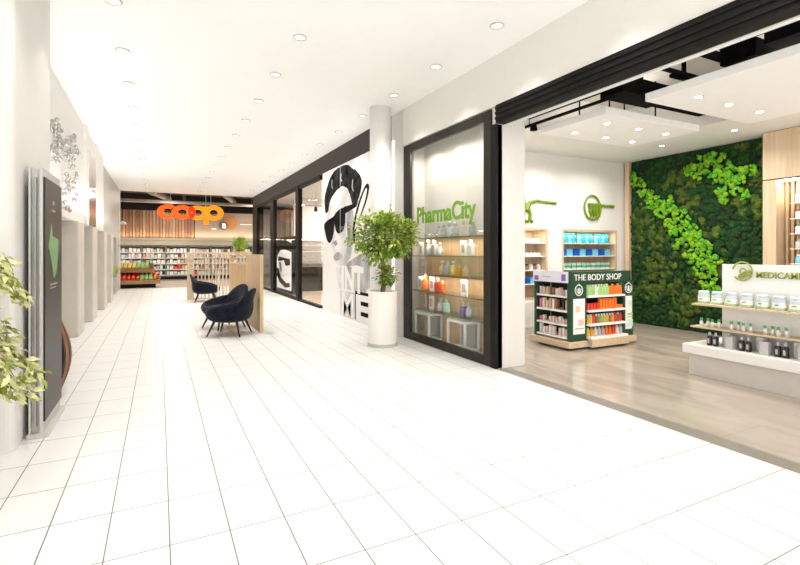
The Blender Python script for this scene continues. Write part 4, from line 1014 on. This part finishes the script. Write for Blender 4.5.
obj('side_picture', B().box(-.034, -.031, .08, .17, 1.13, 1.24), 'p_purple', hs); obj('side_picture', B().box(-.034, -.031, .70, .80, 1.12, 1.20), 'p_purple', hs); obj('side_picture', B().box(-.034, -.031, .4, .6, 1.18, 1.2), 'p_silver', hs)
GS = [.20, .41, .64, .88]
for i, z in enumerate(GS):
    obj('front_shelf', B().box(.36, 1.26, -.10+.04*(i if i else 0)*.5, .36, z-.03, z), 'shelf_white', t)
    obj('side_shelf', B().box(.0, .34, .08, D_-.06, z-.03, z), 'shelf_white', t)
FN = ['lowest', 'second lowest', 'second highest', 'highest']
rr = random.Random(3)
def fitem(i, j, n, c, kind, h, r_=.03):
    x = GX0+.42+(.80/(n-1))*j; lab = '%s %s on the %s front shelf of green stand, %s from left' % (cn(c), kind.split('_')[-1], FN[i], ORD[j]); g = 'products on the front shelves of the green stand'
    y = GY0+.03
    if 'box' in kind: pack(kind, lab, (x, y, GS[i]), g, c, r_*1.9, .05, h, None)
    else: vial(kind, lab, (x, y, GS[i]), g, c, {'red': 'red', 'orange': 'orange'}.get(c, 'white' if i == 1 else c), r_, h)
for j in range(13): fitem(3, j, 13, ('palegreen' if j < 8 else 'orange') if j != 3 else 'offwhite', 'product_tube', .18 if j < 8 else .15+.03*(j % 2), .027)
for j in range(12): fitem(2, j, 12, 'red' if j < 4 else 'orange', 'product_box', .11 if j < 4 else .18 if j < 10 else .06, .032)
for j in range(13): fitem(1, j, 13, ['amber', 'yellow', 'red', 'brown', 'green', 'amber', 'palegreen', 'amber', 'brown', 'amber', 'red', 'brown', 'red'][j], 'lotion_bottle', .15, .027)
for j in range(10): fitem(0, j, 10, ['yellow', 'amber', 'offwhite', 'silver', 'grey', 'orange', 'orange', 'red', 'offwhite', 'silver'][j], 'cream_jar', .14, .034)
# products on white trays in pale green top row already; left side shelves (face -X)
SC_ = [['offwhite', 'white', 'palepink', 'white', 'offwhite', 'white', 'palepink', 'white', 'offwhite'], ['palepink', 'palepink', 'offwhite', 'palepink', 'palepink', 'offwhite', 'palepink', 'palepink', 'pink'],
       ['tan', 'black', 'palepink', 'brown', 'offwhite', 'tan', 'palepink', 'offwhite', 'pink'], ['white', 'grey', 'palepink', 'offwhite', 'brown', 'palepink', 'tan', 'palepink', 'offwhite']]
for i in range(4):
    for j in range(9):
        c = SC_[i][j]; y = GY0+.14+.075*j
        if (i*5+j*3) % 7 == 2: continue
        h = {0: .15, 1: .10, 2: .17, 3: .12}[i]*rr.uniform(.75, 1.1)
        pack('cosmetics_box', '%s pack on the %s side shelf of green stand, %s from near corner' % (cn(c), FN[i], ORD[j]), (GX0+.08, y, GS[i]), 'cosmetics on the side shelves of the green stand', c, .06, .05, round(h, 2))
area('gondola_lamp', (GX0+.8, GY0+.12, 1.09), .9, 3, sy=.03)

# ------------------------------------------------------------------ pharmacy counter gondola
MX = 6.2
t = thing('medicine_display', 'long white display with lettered back panel and oak shelves at right', 'display stand', (MX, 0, 0))
Y1 = 3.92
obj('plinth', B().box(.05, .95, -1.5, Y1-.06, 0, .28), 'plinth_grey', t)
obj('deck', B().box(0, 1.0, -1.5, Y1, .28, .40), 'shelf_white', t, bevel=.006)
obj('back_panel', B().box(.36, .42, -1.5, 3.62, .40, 1.45), 'shelf_white', t, bevel=.004)
obj('upper_shelf', B().box(.12, .36, -1.5, 3.87, .905, .93), 'oak_shelf', t, bevel=.003); obj('upper_shelf_end', B().box(.36, .62, 3.625, 3.87, .905, .93), 'oak_shelf', t)
obj('lower_shelf', B().box(.12, .36, -1.5, 3.89, .61, .63), 'oak_shelf', t, bevel=.003); obj('lower_shelf_end', B().box(.36, .62, 3.625, 3.89, .61, .63), 'oak_shelf', t)
text('lettering', 'MEDICAMENTS', .108, 'logo_olive', t, (.35, 3.215, 1.29), ROT_X, ext=.006, bold=.001, width=.66)
lg = obj('round_emblem', B().tube([(.345, 3.37+.115*math.cos(a*PI/14), 1.365+.115*math.sin(a*PI/14)) for a in range(1, 26)], .010, 6), 'logo_olive', t)
for dy, dz, ro in ((0, 0, .5), (-.025, -.015, .5)):
    pts = [(.34, 3.345+dy+.075*math.cos(a*PI/8)*math.cos(ro)-.03*math.sin(a*PI/8)*math.sin(ro), 1.335+dz+.075*math.cos(a*PI/8)*math.sin(ro)*-1*-1*-1+.03*math.sin(a*PI/8)*math.cos(ro)) for a in range(16)]
    obj('emblem_loop', B().tube([(x, y, z) for x, y, z in pts], .008, 6, closed=True), 'logo_olive', lg)
obj('emblem_loop', B().tube([(.34, 3.36+.035*math.cos(a*PI/8), 1.365+.035*math.sin(a*PI/8)) for a in range(16)], .008, 6, closed=True), 'logo_olive', lg)
LEFT = 'from the left end of the white display'
j0 = None
mat('jar_lid', (.58, .68, .76), .3)
mat('jar_glass', (.56, .62, .64), .12, var=.03)
for j in range(12):
    y = 3.78-.172*j
    lab = 'white lidded jar on the upper oak shelf, %s from the left end' % ORD[j]
    if j0 is None:
        j0 = thing('medicine_jar', lab, 'jar', (MX+.24, y, .93), 0, 'white jars on the upper oak shelf')
        obj('body', B().lathe([(.064, 0), (.068, .008), (.068, .115), (.058, .13)], seg=28), 'jar_glass', j0, smooth=True)
        obj('lid', B().lathe([(.061, .131), (.062, .158), (.052, .165)], seg=28), 'jar_lid', j0, smooth=False)
        lb_ = obj('label', B().lathe([(.0692, .03), (.0692, .085)], seg=28, caps=False), 'sign_white', j0, smooth=True)
        obj('green_band', B().lathe([(.0696, .012), (.0696, .03)], seg=28, caps=False), 'p_palegreen', j0); obj('label_print', B().box(-.0715, -.064, -.022, .018, .055, .068), 'p_green', j0)
    else: dup(j0, (MX+.24, y, .93), label=lab)
c0 = None
for g in range(7):
    for j in range(4):
        y = 3.80-.37*g-.068*j
        lab = 'green capped bottle on the lower oak shelf, %s of the %s cluster' % (ORD[j], ORD[g])
        if c0 is None:
            c0 = thing('dropper_bottle', lab, 'bottle', (MX+.22, y, .63), 0, 'green capped bottles on the lower oak shelf')
            obj('body', B().lathe([(.020, 0), (.021, .055), (.012, .07)], seg=14), 'p_white', c0, smooth=True); obj('cap', B().lathe([(.016, .071), (.016, .105)], seg=12), 'p_darkgreen', c0); c0.children[1].data.materials[0] = M['p_green']
        else: dup(c0, (MX+.22+(.03 if j % 2 else 0), y, .63), label=lab)
k0 = None; w0 = None
for g in range(7):
    for j in range(2):
        y = 3.66-.38*g-.076*j; lab = 'black silver capped bottle on the white deck, %s of the %s pair' % (ORD[j], ORD[g])
        if k0 is None:
            k0 = thing('serum_bottle', lab, 'bottle', (MX+.16, y, .40), 0, 'black bottles on the white deck')
            obj('body', B().lathe([(.030, 0), (.033, .006), (.033, .115), (.014, .128)], seg=16), 'p_black', k0, smooth=True); obj('cap', B().lathe([(.014, .129), (.014, .170)], seg=12), 'p_silver', k0); obj('label', B().box(-.0345, -.030, -.012, .012, .03, .09), 'p_grey', k0)
        else: dup(k0, (MX+.16, y, .40), label=lab)
    for j, (yy, xx, h) in enumerate(((.175, .25, .19), (.255, .155, .155))):
        y = 3.66-.38*g-yy; lab = '%s silver white carton on the deck beside the %s pair of black bottles' % (('taller', 'shorter')[j], ORD[g])
        o = pack('carton', lab, (MX+xx, y, .40), 'cartons on the white deck', 'silver', .095, .09, h)
area('display_lamp', (5.0, 2.4, 3.3), .3, 8, col=(1, .94, .86))
